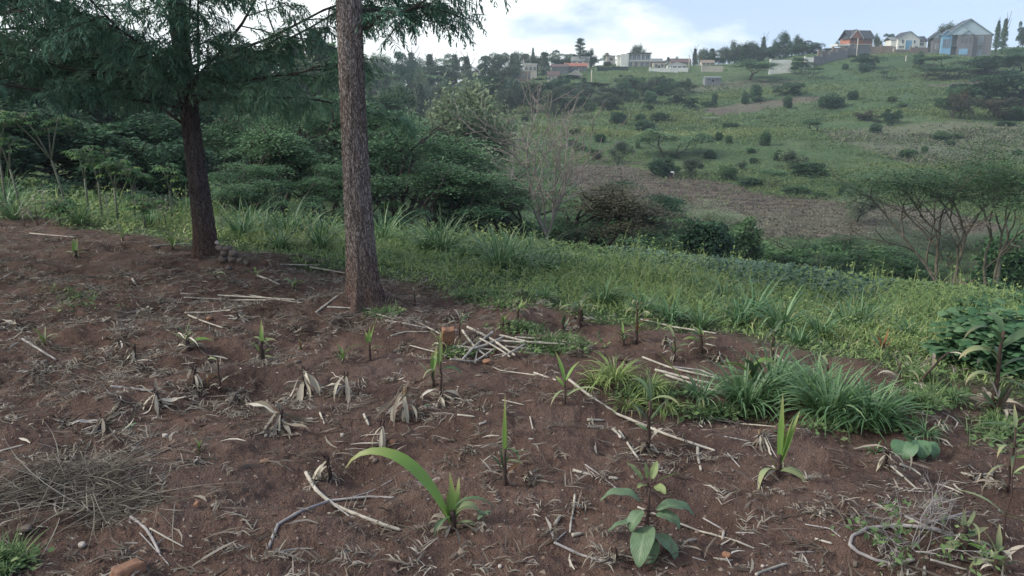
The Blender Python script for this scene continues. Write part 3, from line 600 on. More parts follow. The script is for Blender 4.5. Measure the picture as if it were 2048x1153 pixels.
for a in range(60):
    px = rng.uniform(960, 1380); b = rng.uniform(166, 212)+max(0, (1100-px)*.12); k = rng.choice(list('emdgkp')); SL.append((px, b-rng.uniform(16, 30)*(.6 if k == 'g' else 1), b, rng.uniform(20, 40)*(.5 if k == 'k' else 1), k))
for px, pt, b, w, k in SL:
    kd, m, nm = KD[k]
    if k in 'r': pt -= (b-pt)*.22
    zone = 'high up the far slope under the houses' if b < 170 else 'on the upper far slope' if b < 235 else 'half way down the far slope' if b < 300 else 'beside the top edge of the ploughed field'
    tree(kd, px, pt, base=b, wpx=w, mat=m, name=nm, sink=.15, lab=('%s %s' % (W_[k], zone), 'tree' if k in 'mfdek' else 'bush', 'bushes and trees on the far slope'))
one('d' and 'mass', 1246, 150, Y=190, w=30, mat='dark', name='dark_tree', label='very dark compact tree below the black garden hedge', sink=.2)

# -- wooded hill left of the mansion
wl = [('billowing tree in the wood on the far hill', 'tree', 'trees of the far wood'), ('narrow feathery tree in the wood on the far hill', 'tree', 'trees of the far wood'), ('grey loose tree in the wood on the far hill', 'tree', 'trees of the far wood')]
def skyl(px): return np.interp(px, [690, 760, 840, 880, 930, 970, 1010, 1045, 1080, 1110, 1130, 1200, 1230], [110, 100, 97, 104, 113, 110, 103, 98, 97, 99, 106, 114, 120])
for r_, (Y0, off, n) in enumerate([(150, 84, 13), (175, 58, 15), (200, 34, 16), (232, 4, 20)]):
    for a in range(n):
        px = 690+(1215-690)*(a+rng.uniform(.1, .9))/n; pt = skyl(px)+off*.8*rng.uniform(.7, 1.2)+rng.uniform(-4, 6)
        if r_ < 3 and px > 1030 and pt < 165: pt = 160+rng.uniform(0, 12)
        kd = rng.choice(['mass', 'poplar', 'loose'], p=[.45, .3, .25]); w = {'mass': 52, 'poplar': 20, 'loose': 34}[kd]*rng.uniform(.8, 1.3)
        m = {'mass': rng.choice(['mid', 'dark', 'euc']), 'poplar': rng.choice(['euc', 'mid']), 'loose': rng.choice(['euc', 'pale'])}[kd]
        tree(kd, px, pt, Y=Y0+rng.uniform(-8, 8), wpx=w, mat=str(m), name='wood_tree', lab=wl[['mass', 'poplar', 'loose'].index(kd)])
one('conifer', 1157, 77, Y=228, w=34, mat='dark', name='conifer', label='ragged conifer standing tallest above the wood skyline')
one('loose', 1180, 98, Y=230, w=26, mat='dark', name='dark_tree', label='dark spiky tree just right of the tall conifer')
one('poplar', 1065, 97, Y=236, w=8, mat='euc', name='slim_tree', label='very slim lollipop tree poking above the wood skyline')
SK = ('tree on the skyline behind the houses', 'tree', 'skyline trees')
for px, pt, w, kd, m in [(1267, 89, 24, 'loose', 'euc'), (1210, 108, 24, 'loose', 'mid'), (1330, 118, 30, 'mass', 'dark'), (1346, 114, 16, 'loose', 'dark'), (1381, 98, 10, 'poplar', 'euc'), (1398, 97, 22, 'loose', 'euc'), (1414, 98, 16, 'poplar', 'euc'), (1395, 108, 26, 'mass', 'mid'), (1434, 93, 26, 'loose', 'euc'), (1456, 81, 34, 'loose', 'euc'), (1478, 90, 20, 'poplar', 'mid'), (1491, 82, 26, 'loose', 'euc'),
                         (1513, 75, 12, 'poplar', 'mid'), (1530, 88, 24, 'mass', 'mid'), (1415, 108, 40, 'mass', 'mid'), (1450, 98, 44, 'mass', 'euc'), (1480, 100, 40, 'mass', 'mid'), (1505, 92, 40, 'mass', 'euc'), (1550, 84, 44, 'mass', 'mid'), (1590, 90, 46, 'mass', 'mid'), (1630, 104, 34, 'mass', 'euc'), (1238, 118, 24, 'mass', 'mid'), (1528, 100, 22, 'mass', 'dark'), (1558, 63, 32, 'loose', 'mid'), (1583, 70, 26, 'loose', 'mid'), (1545, 92, 26, 'mass', 'euc'), (1570, 90, 30, 'mass', 'mid'), (1610, 82, 44, 'mass', 'dark'), (1640, 96, 24, 'loose', 'euc'), (1672, 72, 22, 'loose', 'euc'), (1735, 68, 18, 'loose', 'euc'), (1758, 68, 26, 'mass', 'mid'), (1775, 74, 20, 'mass', 'euc'), (1505, 96, 24, 'poplar', 'mid'),
                         (1866, 46, 34, 'loose', 'euc'), (1882, 50, 40, 'loose', 'mid'), (1965, 42, 12, 'poplar', 'mid'), (1978, 38, 12, 'poplar', 'mid'), (2014, 44, 22, 'mass', 'mid'), (2038, 50, 46, 'mass', 'dark'), (2070, 45, 60, 'mass', 'dark')]:
    tree(kd, px, pt, Y=252+rng.uniform(-6, 6), wpx=w, mat=m, name='skyline_tree', lab=SK)

# -- the bare tree
def bare():
    p = np.array([at(1093, 480, 16.5)[0], 16.5, 0]); p[2] = float(H(p[0], p[1])); s = 1/scale_at(p)
    segs = []; rg = np.random.default_rng(5)
    zb = at(1093, 470, p[1])[2]-p[2]; top = at(1093, 182, p[1])[2]-p[2]
    tr = np.array([[0, 0, -.1], [0.02, 0, zb*.5], [0, 0, zb]]); segs.append((tr, np.array([.05, .042, .038])*.9, 4))
    def grow(pt, d, L_, r, lev):
        pts = [pt]; dd = d
        for _ in range(5): dd = unit(dd+rg.normal(size=3)*.16+[0, 0, .03]); pts.append(pts[-1]+dd*L_/5)
        pts = np.array(pts); segs.append((pts, np.linspace(r, r*.5, 6), lev))
        if lev == 0: return
        for m in range(4 if lev > 1 else 3):
            a = R(rg.uniform(22, 62)); ax = unit(np.cross(dd, rg.normal(size=3))); nd_ = unit(pts[-1]-pts[-3])*math.cos(a)+ax*math.sin(a); nd_[2] = nd_[2]*.8+.12
            grow(pts[rg.integers(2, 6)], unit(nd_), L_*rg.uniform(.5, .78), r*.5, lev-1)
    hh = top-zb
    for dx, dy, k in [(-.30, .1, .62), (-.05, -.15, .6), (.22, .1, .6), (.5, 0, .62), (-.55, -.1, .48), (.75, .1, .5)]:
        grow(np.array([0, 0, zb*rg.uniform(.75, 1)]), unit([dx, dy, 1.25]), hh*k*1.0, .022, 3)
    e = empty('bare_tree', p); mb1, mb2 = MB(), MB()
    for pts, r, lev in segs: tube(mb1 if lev >= 3 else mb2, pts, np.maximum(r*1.3, .006), 6 if lev >= 2 else 4, cap=False)
    mb1.build('trunk', M['twig_pale'], e); mb2.build('crown', M['twig_pale'], e)
    tag(e, 'bare leafless tree with pale forked trunk in front of the thicket', 'tree')
bare()

# ------------------------------------------------------------------ the two big trunks with ferny crowns
def big_trunk(px, py, wbase, wtop_at, top_px, htot, matk, name, label, seed, flare=1.5):
    p = hitn(px, py); sc_m = scale_at(p); rb = wbase/sc_m/2
    rows, n = 260, 96; zz = np.concatenate([[-.12], np.linspace(-.03, htot, rows-1)]); th = np.linspace(0, 2*math.pi, n, endpoint=False)
    # radius profile and lean read as a real trunk
    rt = wtop_at/sc_m/2; hv = 2.6
    r = rt+(rb-rt)*np.exp(-zz/.9)*1.0; r = r*(1-.03*np.clip(zz-hv, 0, 9)) + rb*(flare-1)*np.exp(-np.clip(zz, -.1, 9)/.10)*.35
    Zg, Tg = np.meshgrid(zz, th, indexing='ij')
    ux = np.cos(Tg)*3.2; uy = np.sin(Tg)*3.2
    n1 = vnoise(ux*3.2+uy*1.3+fbm(ux, Zg*3, 2, seed)*1.4, Zg*5+uy*3.3, seed); n2 = vnoise(ux*7+uy*2+n1, Zg*11+uy*7, seed+3)
    ridge = (1-2*np.abs(n1))*.5+(1-2*np.abs(n2))*.22
    butt = .35*np.exp(-np.clip(Zg, 0, 9)/.14)*(np.cos(Tg*5+seed)+.4*np.cos(Tg*8+2))*.5
    RR = r[:, None]*(1+butt)+ (ridge-.45)*.030
    lean = (top_px-px)
    X = np.cos(Tg)*RR+.012*np.sin(Zg*1.4+seed); Yy = np.sin(Tg)*RR
    V = np.stack([X, Yy, Zg], -1).reshape(-1, 3)
    i = np.arange(rows-1)[:, None]*n; j = np.arange(n)[None, :]; j2 = (j+1) % n
    q = np.stack([i+j, i+j2, i+n+j2, i+n+j], -1).reshape(-1, 4)
    e = empty(name, p); mb = MB().add(V, q, None, (.5, .5, .5)); mb.build('trunk', matk, e)
    return e, p, r, zz
def fernleaf_arr(P, az, el, L_, rnd, mb, pairs=8, lw=.0125, ll=.34):
    """pinnate leaves: a curved midrib with paired narrow leaflets"""
    n = len(P); t = np.linspace(.12, 1, pairs)
    ang = el[:, None]-1.1*t[None]**1.3
    hx = np.cumsum(np.cos(ang)*(L_/pairs)[:, None], 1); hz = np.cumsum(np.sin(ang)*(L_/pairs)[:, None], 1)
    Q = P[:, None, :]+np.stack([hx*np.cos(az)[:, None], hx*np.sin(az)[:, None], hz], -1)
    w = (L_[:, None]*ll*np.sin(math.pi*(t*.8+.12))[None])
    for sgn in (-1, 1):
        a2 = az[:, None]+sgn*(1.0+.15*rng.normal(size=(n, pairs)))
        blades(mb, Q.reshape(-1, 3), a2.ravel(), w.ravel(), lw, (ang*.5-.1+.3*rng.normal(size=ang.shape)).ravel(), .5, seg=2, prof='leaf', roll=.5*rng.normal(size=n*pairs), rnd=np.repeat(rnd, pairs))
    # midribs
    blades(mb, P, az, L_, .005, el, 1.1, seg=4, prof='grass', rnd=rnd*.6, pw=1.3)
def fern_crown(e, z0, z1, nb, length, seed, azs=None, zs=None, leafn=16, rad=.03):
    rg = np.random.default_rng(seed); LP, LA, LE, LL, LR = [], [], [], [], []
    for b in range(nb):
        wood = MB(); az = azs[b] if azs is not None and b < len(azs) else rg.random()*6.28
        z = zs[b] if zs is not None and b < len(zs) else z0+(z1-z0)*(b+.5)/nb
        L_ = length*rg.uniform(.7, 1.1)*(1-.5*max(0, (z-3))/6); el = R(rg.uniform(5, 38)); k = 9
        pts = [np.array([0, 0, z])]; a = az; ee = el
        for m in range(k-1):
            a += rg.normal()*.08; ee += rg.normal()*.08-.02; pts.append(pts[-1]+np.array([math.cos(a)*math.cos(ee), math.sin(a)*math.cos(ee), math.sin(ee)])*L_/(k-1))
        pts = np.array(pts); tube(wood, pts, np.linspace(rad, .006, k), 6)
        br = .5*rg.random()
        for t in np.linspace(.18, 1, int(11*L_/2)+4):
            f = t*(k-1); i_ = min(int(f), k-2); c0 = pts[i_]+(pts[i_+1]-pts[i_])*(f-i_)
            a2 = a+rg.choice([-1, 1])*rg.uniform(.3, 1.3); l2 = rg.uniform(.25, .62)*(1.1-.4*t); e2 = rg.uniform(-.35, .5)
            tw = np.array([c0+np.array([math.cos(a2)*math.cos(e2), math.sin(a2)*math.cos(e2), math.sin(e2)-.25*s_*s_*l2])*l2*s_ for s_ in (0, .33, .66, 1)])
            tube(wood, tw, np.linspace(.007, .003, 4), 4, cap=False)
            for m in range(leafn):
                s_ = rg.uniform(.1, 1)*3; i2 = min(int(s_), 2); LP.append(tw[i2]+(tw[i2+1]-tw[i2])*(s_-i2)); LA.append(a2+rg.normal()*.9); LE.append(rg.uniform(-.6, .6)); LL.append(rg.uniform(.13, .27)); LR.append(np.clip(br+.5*rg.random(), 0, 1))
        wood.build('branch', M['branch'], e)
    mb = MB(); fernleaf_arr(np.array(LP), np.array(LA), np.array(LE), np.array(LL), np.array(LR), mb); mb.build('crown', M['fern'], e)
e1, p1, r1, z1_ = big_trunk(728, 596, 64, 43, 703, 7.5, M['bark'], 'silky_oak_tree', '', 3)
fern_crown(e1, 2.9, 6.5, 11, .85, 4, azs=[0.3, .9, 1.5, 2.6, 0.0, 3.3], zs=[2.0, 2.15, 2.3, 2.35, 2.5, 2.6], rad=.013, leafn=17)
tag(e1, 'tall furrowed brown tree trunk in the centre-left, nearest the camera', 'tree')
e1.rotation_euler = (0, R(-.4), 0)
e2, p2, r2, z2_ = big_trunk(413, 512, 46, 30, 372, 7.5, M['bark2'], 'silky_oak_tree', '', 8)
fern_crown(e2, 1.7, 5.0, 38, 2.6, 9, azs=[4.9, 4.5, 5.4, 4.1, 4.7, 5.0, 3.3, 2.9, 0.1, 3.7, -.5, .4, 2.5, 5.2, 1.2, 4.2, 3.1, -.1, 3.5, 5.6], zs=[1.75, 1.95, 1.6, 1.7, 2.2, 2.35, 1.3, 1.55, 1.5, 1.75, 1.7, 1.6, 1.45, 1.4, 1.6, 1.5, 1.9, 1.9, 2.0, 1.7], rad=.017, leafn=17)
tag(e2, 'thinner dark-trunked tree with drooping ferny branches beside the stone pile', 'tree')
e2.rotation_euler = (0, R(-1.5), 0)
p3 = np.array([-6.6, 7.6, 0]); p3[2] = float(H(p3[0], p3[1]))
e3 = empty('silky_oak_tree', p3); mbt = MB(); tube(mbt, [[0, 0, -.1], [.03, 0, 2], [0, .05, 4.5], [0, 0, 6.5]], [.15, .11, .09, .03], 14); mbt.build('trunk', M['bark2'], e3)
fern_crown(e3, 2.0, 5.0, 24, 2.8, 14, azs=[0.2, .6, -.2, 1.0, .4, 0, .8, .3], zs=[1.7, 1.9, 2.0, 2.1, 2.3, 2.4, 2.5, 2.7], leafn=12)
tag(e3, 'ferny branches reaching in from a tree beyond the left edge', 'tree')

# ------------------------------------------------------------------ grass and ground cover (nobody could count it)
def scatter_view(n, y0, y1, pad=1.12, power=1.0):
    """random ground points inside a wedge in front of the camera, denser near"""
    u = rng.random(n); y = y0*(y1/y0)**(u**power); x = y*0.66*pad*(2*rng.random(n)-1); return x, y
def P3(x, y, f=H): return np.stack([x, y, f(x, y)], 1)
def place_grass():
    mb = MB()
    x, y = scatter_view(200000, 3.0, 40, power=1.0); s = S(x, y)+fbm(x*1.1, y*1.1, 3, 15)*.55
    keep = (s > .0)*(s < 16); ter = np.zeros(len(x), bool)
    for p in TERR: ter |= pip(x, y, p)
    keep &= ~ter; keep &= rng.random(len(x)) < np.clip(.35+1.6*(vnoise(x*.9, y*.9, 5)+.45), .1, 1)*np.where(s < .5, .45, 1)
    x, y, s = x[keep], y[keep], s[keep]; n = len(x); r = np.hypot(x, y)
    hh = (.05+.40*np.clip(vnoise(x*.8, y*.8, 8)+.25, 0, 1))*sstep(-.1, 2.6, s)*.9+.07
    L_ = hh*rng.uniform(.6, 1.5, n)
    blades(mb, P3(x, y), rng.random(n)*6.28, L_, np.clip(.0016*r, .006, .04), rng.uniform(.6, 1.5, n), rng.uniform(.5, 2.4, n), seg=3, roll=rng.normal(size=n)*.5, curl=rng.normal(size=n)*.4, rnd=np.clip(rng.random(n)*.85+.3*vnoise(x*.4, y*.4, 9)+.12*(rng.random(n) < .12), 0, 1))
    k = rng.random(n) < .018; m = k.sum(); blades(mb, P3(x[k], y[k]), rng.random(m)*6.28, hh[k]*rng.uniform(1.2, 2.6, m), np.clip(.0011*r[k], .004, .02), rng.uniform(1.1, 1.55, m), rng.uniform(.0, .9, m), seg=4, rnd=.8)
    hd = P3(x[k], y[k]); hd[:, 2] += hh[k]*rng.uniform(1.0, 1.9, m); cards(mb, np.repeat(hd, 3, 0)+rng.normal(size=(3*m, 3))*.02, np.repeat(np.clip(.0035*r[k], .015, .06), 3), .5, .2, rnd=.62)
    tag(mb.build('grass_strip', M['grass']), 'strip of mixed green grass beyond the bare soil', 'grass', kind='stuff')
    mb = MB(); x, y = scatter_view(130000, 3.2, 40); s = S(x, y)+fbm(x*1.1, y*1.1, 3, 15)*.55; keep = (s > -.05)*(s < 26)
    for p in TERR: keep &= ~pip(x, y, p)
    keep &= rng.random(len(x)) < np.clip(.3+1.8*(vnoise(x*1.3, y*1.3, 25)+.35), .05, 1)
    x, y, s = x[keep], y[keep], s[keep]; n = len(x); r = np.hypot(x, y); p = P3(x, y); p[:, 2] += rng.random(n)*(.05+.26*sstep(0, 3, s))
    cards(mb, p, np.clip(.0040*r, .018, .09), .6, .5, rnd=np.clip(rng.random(n)*.7+.5*vnoise(x*.5, y*.5, 12)+.2, 0, 1))
    tag(mb.build('leafy_ground_cover', M['weed']), 'small-leaved weeds growing among the grass strip', 'weeds', kind='stuff')
    # blue-green weeds near the foot of the slope on the right
    mb = MB(); PX = []
    for px, py, w, h, k in [(1280, 520, 60, 16, 400), (1390, 535, 80, 20, 700), (1330, 520, 60, 16, 400), (1470, 548, 70, 22, 700), (1560, 560, 70, 24, 800), (1240, 510, 40, 12, 200), (1600, 575, 40, 14, 300), (1660, 590, 40, 10, 200), (1700, 600, 60, 8, 200), (1520, 545, 60, 20, 500)]:
        for _ in range(k):
            q_ = hit(px+rng.normal()*w*.5, py+rng.normal()*h*.35+14); PX += [q_+np.array([rng.normal()*.12, rng.normal()*.12, rng.uniform(0.03, .32)]) for _k in range(2)]
    cards(mb, np.array(PX), .06, .6, .5); tag(mb.build('blue_green_weeds', M['blue_weed']), 'blue-green leafy weeds at the lower edge of the grass strip', 'weeds', kind='stuff')
place_grass()
def place_hill():
    x, y = scatter_view(420000, 24, 300, 1.15, power=.85); s = S(x, y); soil, pl, dr = masks(x, y)
    keep = (s > 12)*(soil < .5); ppl = rng.random(len(x)) < .06; keep &= (pl < .5) | ppl
    x, y, pl, dr = x[keep], y[keep], pl[keep], dr[keep]; n = len(x)
    v = fbm(x*.035, y*.17, 3, 61); v2 = fbm(x*.5, y*.6, 2, 66)
    kp = rng.random(n) < np.clip(.5+1.1*v+.8*v2, .12, 1); x, y, pl, dr, v, v2 = [a[kp] for a in (x, y, pl, dr, v, v2)]; n = len(x)
    hh = np.clip(.30+.45*np.clip(v*1.6, -.3, 1)+.4*np.clip(v2, -.2, 1), .16, 1.1)*rng.uniform(.6, 1.3, n)*np.clip(.55+y/220, .5, 1.3)*np.interp(y, [0, 175, 205, 300], [1, 1, .45, .4])
    p = P3(x, y, Hbase); r_ = np.clip(rng.random(n)*.6+.55*v+.25+.2*v2, 0, 1)
    for nm, mk, lab, m in (('hillside_grass', 'hill', 'green grass and scrub covering the far slope', (dr < .5) | (rng.random(n) < .3)), ('dry_hillside_grass', 'dryhill', 'greyish dry seeding grass on the right of the far slope', None)):
        if m is None: m = ~m0
        m0 = m; mb = MB(); k = m.sum(); wv = np.clip(.0028*y[m], .05, .5)
        for rep in range(2):
            blades(mb, p[m]+rng.normal(size=(k, 3))*[.25, .25, 0], rng.random(k)*6.28, hh[m], wv, rng.uniform(.7, 1.4, k), rng.uniform(.2, 1.2, k), seg=1, prof='leaf' if False else 'grass', rnd=r_[m])
        cards(mb, p[m]+np.stack([rng.normal(size=k)*.3, rng.normal(size=k)*.3, hh[m]*rng.uniform(.3, .9, k)], 1), np.clip(.0030*y[m], .08, .45), .55, .6, rnd=r_[m])
        tag(mb.build(nm, M[mk]), lab, 'grass', kind='stuff')
    # clods and stubble tufts of the ploughed field
    mb = MB(); x, y = scatter_view(420000, 45, 130, .95); keep = np.zeros(len(x), bool)
    for q_ in PLOUGH[:1]: keep |= pip(x, y, q_)
    row = np.abs(((y*.9+x*.25+fbm(x*.1, y*.1, 2, 3)*2) % 1.4)/1.4-.5); keep &= (row < .3)
    x, y = x[keep], y[keep]; n = len(x); p = P3(x, y, Hbase)
    cards(mb, p+np.stack([np.zeros(n), np.zeros(n), rng.random(n)*.2], 1), rng.uniform(.06, .17, n), .7, .3, rnd=rng.random(n)**1.2)
    tag(mb.build('field_clods', M['clod']), 'clods and trash lying on the ploughed field', 'clods', kind='stuff')
M['clod'] = leafmat('clods_and_trash', [(0, (.05, .040, .035)), (.5, (.11, .092, .075)), (.85, (.17, .155, .125)), (1, (.15, .17, .11))], objvar=0, trans=0, rough=.95)
place_hill()

# -- fallen litter on the soil
def place_litter():
    mb = MB(); n = 15000; d_ = rng.random(n)
    y = 2.0*(12/2.0)**rng.random(n); x = y*.78*(2*rng.random(n)-1); s = S(x, y)
    row = sstep(.25, .6, vnoise(x*.9, y*3.2, 47)+.5); dens = np.clip(.05+.85*row*sstep(2.2, -2.5, x)*sstep(3.0, 5.5, y)+.35*np.clip(fbm(x*1.2, y*1.2, 3, 33)*3-.5, 0, 1)*sstep(2.5, 5, y)+.10*np.clip(fbm(x*2.2, y*2.2, 2, 36)*3-.4, 0, 1)+.35*sstep(5, 8, y), 0, 1)
    k = (rng.random(n) < dens)*(s < .3); x, y = x[k], y[k]; n = len(x); p = P3(x, y); p[:, 2] += .008
    # comb-like fallen ferny leaves
    pairs = 8; az = rng.random(n)*6.28; L_ = rng.uniform(.07, .17, n); t = np.linspace(.1, 1, pairs); rr2 = rng.random(n)
    cv = rng.normal(size=n)*.7
    a = az[:, None]+cv[:, None]*t[None]; hx = np.cumsum(np.cos(a)*(L_/pairs)[:, None], 1); hy_ = np.cumsum(np.sin(a)*(L_/pairs)[:, None], 1)
    Q = np.stack([p[:, 0:1]+hx, p[:, 1:2]+hy_, np.zeros_like(hx)], -1); Q[..., 2] = H(Q[..., 0], Q[..., 1])+.008+.012*rng.random(hx.shape)
    for sg in (-1, 1):
        m = n*pairs; blades(mb, Q.reshape(-1, 3), (a+sg*(.75+.25*rng.normal(size=a.shape))).ravel(), (L_[:, None]*rng.uniform(.25, .6, a.shape)).ravel(), rng.uniform(.004, .009, m), rng.uniform(-.1, .8, m), rng.uniform(.2, 1.5, m), seg=2, prof='grass', roll=rng.normal(size=m)*.8, rnd=np.repeat(rr2, pairs)*.7+.3*rng.random(m))
    # loose straw bits and flakes
    n = 34000; y = 2.0*(13/2.0)**rng.random(n); x = y*.78*(2*rng.random(n)-1)
    k = (S(x, y) < .5)*(rng.random(n) < np.clip(.10+.75*sstep(.3, .6, vnoise(x*.9, y*3.2, 47)+.5)*sstep(3.2, 6, y)*sstep(3.5, -2, x)+np.where(y < 5, .45, 1.1)*(fbm(x*1.7, y*1.7, 3, 35)-.12), .03, np.where(y < 5, .38, 1))); x, y = x[k], y[k]; n = len(x); p = P3(x, y); p[:, 2] += .006
    blades(mb, p, np.where(rng.random(n) < .6, rng.normal(size=n)*.5+np.pi*(rng.random(n) < .5), rng.random(n)*6.28), rng.uniform(.02, .16, n)**1.0, rng.uniform(.003, .014, n), rng.uniform(-.15, .35, n), rng.uniform(-.1, .6, n), seg=3, prof='ragged', roll=rng.normal(size=n)*.7, curl=rng.normal(size=n)*1.1, crinkle=.4, rnd=rng.random(n)**1.3)
    n = 9000; y = 2.0*(11/2.0)**rng.random(n); x = y*.75*(2*rng.random(n)-1); k = S(x, y) < .3; x, y = x[k], y[k]; p = P3(x, y); p[:, 2] += .004
    cards(mb, p, rng.uniform(.006, .019, len(x)), .45, .6, rnd=rng.random(len(x))**1.3)
    tag(mb.build('maize_leaf_litter', M['litter']), 'grey fallen leaves and chopped straw scattered over the soil', 'litter', kind='stuff')
    # soil crumbs
    mb = MB(); n = 9000; y = 1.9*(7/1.9)**rng.random(n); x = y*.75*(2*rng.random(n)-1); k = S(x, y) < .2; x, y = x[k], y[k]; n = len(x)
    z = H(x, y); r = rng.uniform(.004, .014, n)*rng.uniform(.5, 1.3, n)
    o = np.array([[1, 0, 0], [-.6, .9, 0], [-.6, -.9, 0], [0, 0, 1.0]]); th = rng.random(n)*6.28; V = np.zeros((n, 4, 3)); c_, s_ = np.cos(th), np.sin(th)
    for i_ in range(4):
        oo = o[i_]*rng.uniform(.6, 1.3, (n, 1)); V[:, i_, 0] = x+r*(oo[:, 0]*c_-oo[:, 1]*s_); V[:, i_, 1] = y+r*(oo[:, 0]*s_+oo[:, 1]*c_); V[:, i_, 2] = z-.003+r*oo[:, 2]
    f = np.array([[0, 1, 3], [1, 2, 3], [2, 0, 3]]); T_ = (np.arange(n)*4)[:, None, None]+f[None]
    mb.add(V.reshape(-1, 3), None, T_.reshape(-1, 3), np.repeat(np.stack([rng.random(n)]*3, 1), 4, 0))
    tag(mb.build('soil_crumbs', M['crumb']), 'crumbs of red-brown soil', 'soil', kind='stuff')
    # sparse tiny seedlings
    mb = MB(); pts = []
    for px, py, w, h, k in [(1040, 660, 50, 10, 60), (1120, 690, 60, 14, 120), (1080, 700, 40, 8, 60), (960, 590, 70, 10, 110), (1000, 610, 60, 8, 60), (770, 630, 40, 8, 60), (1700, 850, 120, 14, 160), (1860, 800, 70, 20, 220), (1420, 830, 90, 10, 120), (1990, 860, 50, 30, 120), (150, 600, 60, 20, 40), (1840, 760, 40, 16, 80), (20, 1130, 40, 12, 60), (1290, 790, 70, 10, 80), (910, 710, 40, 6, 40)]:
        for _ in range(k): pts.append(hitn(px+rng.normal()*w*.5, min(py+rng.normal()*h*.6, 1150)))
    pts = np.array(pts); rep = np.repeat(pts, 5, 0)+rng.normal(size=(len(pts)*5, 3))*[.02, .02, 0]; rep[:, 2] += rng.random(len(rep))*.03
    cards(mb, rep, .032, .5, .5); m = len(pts)*2; blades(mb, np.repeat(pts, 2, 0), rng.random(m)*6.28, rng.uniform(.05, .15, m), .005, rng.uniform(.5, 1.4, m), rng.uniform(.3, 1.6, m), seg=3)
    tag(mb.build('tiny_seedlings', M['weed']), 'sprinkling of tiny weed seedlings on the soil', 'weeds', kind='stuff')
M['crumb'] = leafmat('soil_crumb', [(0, (.060, .036, .030)), (.8, (.105, .066, .054)), (1, (.20, .16, .13))], objvar=0, trans=0, rough=.95)
place_litter()

# ------------------------------------------------------------------ tall grass tufts, each a clump of its own
def clump(px, py, hpx, wpx, label, n=90, mat='tall_grass', name='grass_clump', spread=1.0, lean=0.0, leanaz=0.0, group=None, cat='grass clump', wide=1.0, dark=0):
    p = hitn(px, py); s = scale_at(p); hh = hpx/s; ww = wpx/s/2
    mb = MB(); a = rng.random(n)*6.28; r0 = rng.random(n)**.7*ww*.28
    az = a+rng.normal(size=n)*.3
    P = np.stack([r0*np.cos(a), r0*np.sin(a), np.zeros(n)], 1)
    e0 = rng.uniform(.95, 1.5, n)-spread*.25*rng.random(n); dr = rng.uniform(.5, 2.1, n)*spread
    if lean: az = leanaz+rng.normal(size=n)*.7; 
    L_ = np.minimum(hh*rng.uniform(.65, 1.45, n), 2.2*ww+.5*hh)
    blades(mb, P, az, L_, np.clip(hh*.045, .006, .015)*wide*rng.uniform(.6, 1.2, n), e0, dr, seg=6, roll=rng.normal(size=n)*.35, rnd=np.clip(rng.random(n)*.95-dark, 0, 1), curl=rng.normal(size=n)*.25, fold=.25)
    o = mb.build(name, M[mat]); o.location = p; tag(o, label, cat, group); return o
G1 = ('tall arching grass clump along the crest of the grass strip', 'grass clump', 'tall grass clumps on the grass strip')
G2 = ('arching grass clump at the lower right of the grass strip', 'grass clump', 'tall grass clumps on the grass strip')
for px, py, h, w in [(30, 440, 60, 60), (10, 420, 70, 60), (160, 450, 45, 60), (300, 450, 30, 50), (480, 480, 60, 70), (500, 470, 62, 70), (530, 468, 50, 60), (575, 480, 60, 70), (615, 480, 55, 70), (650, 485, 50, 60), (640, 500, 50, 60), (765, 490, 60, 70), (800, 490, 40, 60), (880, 510, 75, 80), (895, 512, 60, 80), (935, 520, 40, 60), (975, 525, 50, 70), (1000, 545, 80, 90), (1030, 545, 70, 90), (1070, 535, 60, 90), (1015, 520, 55, 80), (1095, 545, 40, 70), (1150, 545, 40, 70), (1190, 555, 35, 70), (1230, 560, 35, 60), (560, 500, 40, 60), (850, 505, 40, 60), (1125, 540, 40, 60)]:
    o = clump(px, py, h*1.35, w*1.1, None, n=90, wide=1.2); later('g1', o, px, *G1)
for px, py, h, w in [(1330, 575, 40, 60), (1395, 585, 40, 60), (1450, 600, 50, 60), (1505, 640, 75, 80), (1560, 660, 70, 90), (1340, 640, 55, 90), (1400, 655, 50, 90), (1290, 625, 45, 60), (1690, 665, 70, 90), (1720, 660, 62, 80), (1640, 670, 50, 80), (1210, 610, 65, 40), (1480, 650, 55, 80), (1750, 650, 50, 70), (1800, 640, 40, 70), (1820, 680, 50, 60), (1600, 690, 40, 80), (1860, 650, 45, 60), (1420, 620, 40, 70), (1090, 600, 30, 50)]:
    o = clump(px, py, h*1.15, w, None, n=75, dark=.05, wide=1.2); later('g2', o, px, *G2)
G3 = ('bushy grass row on the dark terrace below the acacias', 'grass clump', 'grass row on the terrace')
for px, py, h, w in [(1690, 588, 18, 50), (1730, 590, 22, 60), (1775, 590, 20, 55), (1820, 592, 22, 60), (1865, 593, 20, 50), (1905, 596, 18, 50)]:
    o = clump(px, py, h, w, None, n=140, dark=.2, wide=2); later('g3', o, px, *G3)
for px, py, h, w, az, lab, n in [(1490, 815, 95, 200, .3, 'large green grass clump left of the biggest clump in the field, blades leaning right', 240), (1660, 835, 110, 250, 2.2, 'biggest lush green grass clump standing on the bare soil', 330), (1740, 845, 85, 230, .1, 'right-hand lush grass clump with long blades sweeping to the right', 260),
                              (1545, 790, 100, 130, .4, 'grass clump with pale upright blades between the two largest clumps', 150), (1620, 800, 90, 140, .8, 'grass clump with long pale leaves reaching up behind the biggest clump', 130), (1400, 800, 55, 130, 2.6, 'low sprawling grass clump at the left end of the lush clumps', 110)]:
    o = clump(px, py, h, w, lab, n=n, group='lush grass clumps on the bare soil', wide=1.25, dark=.1); 
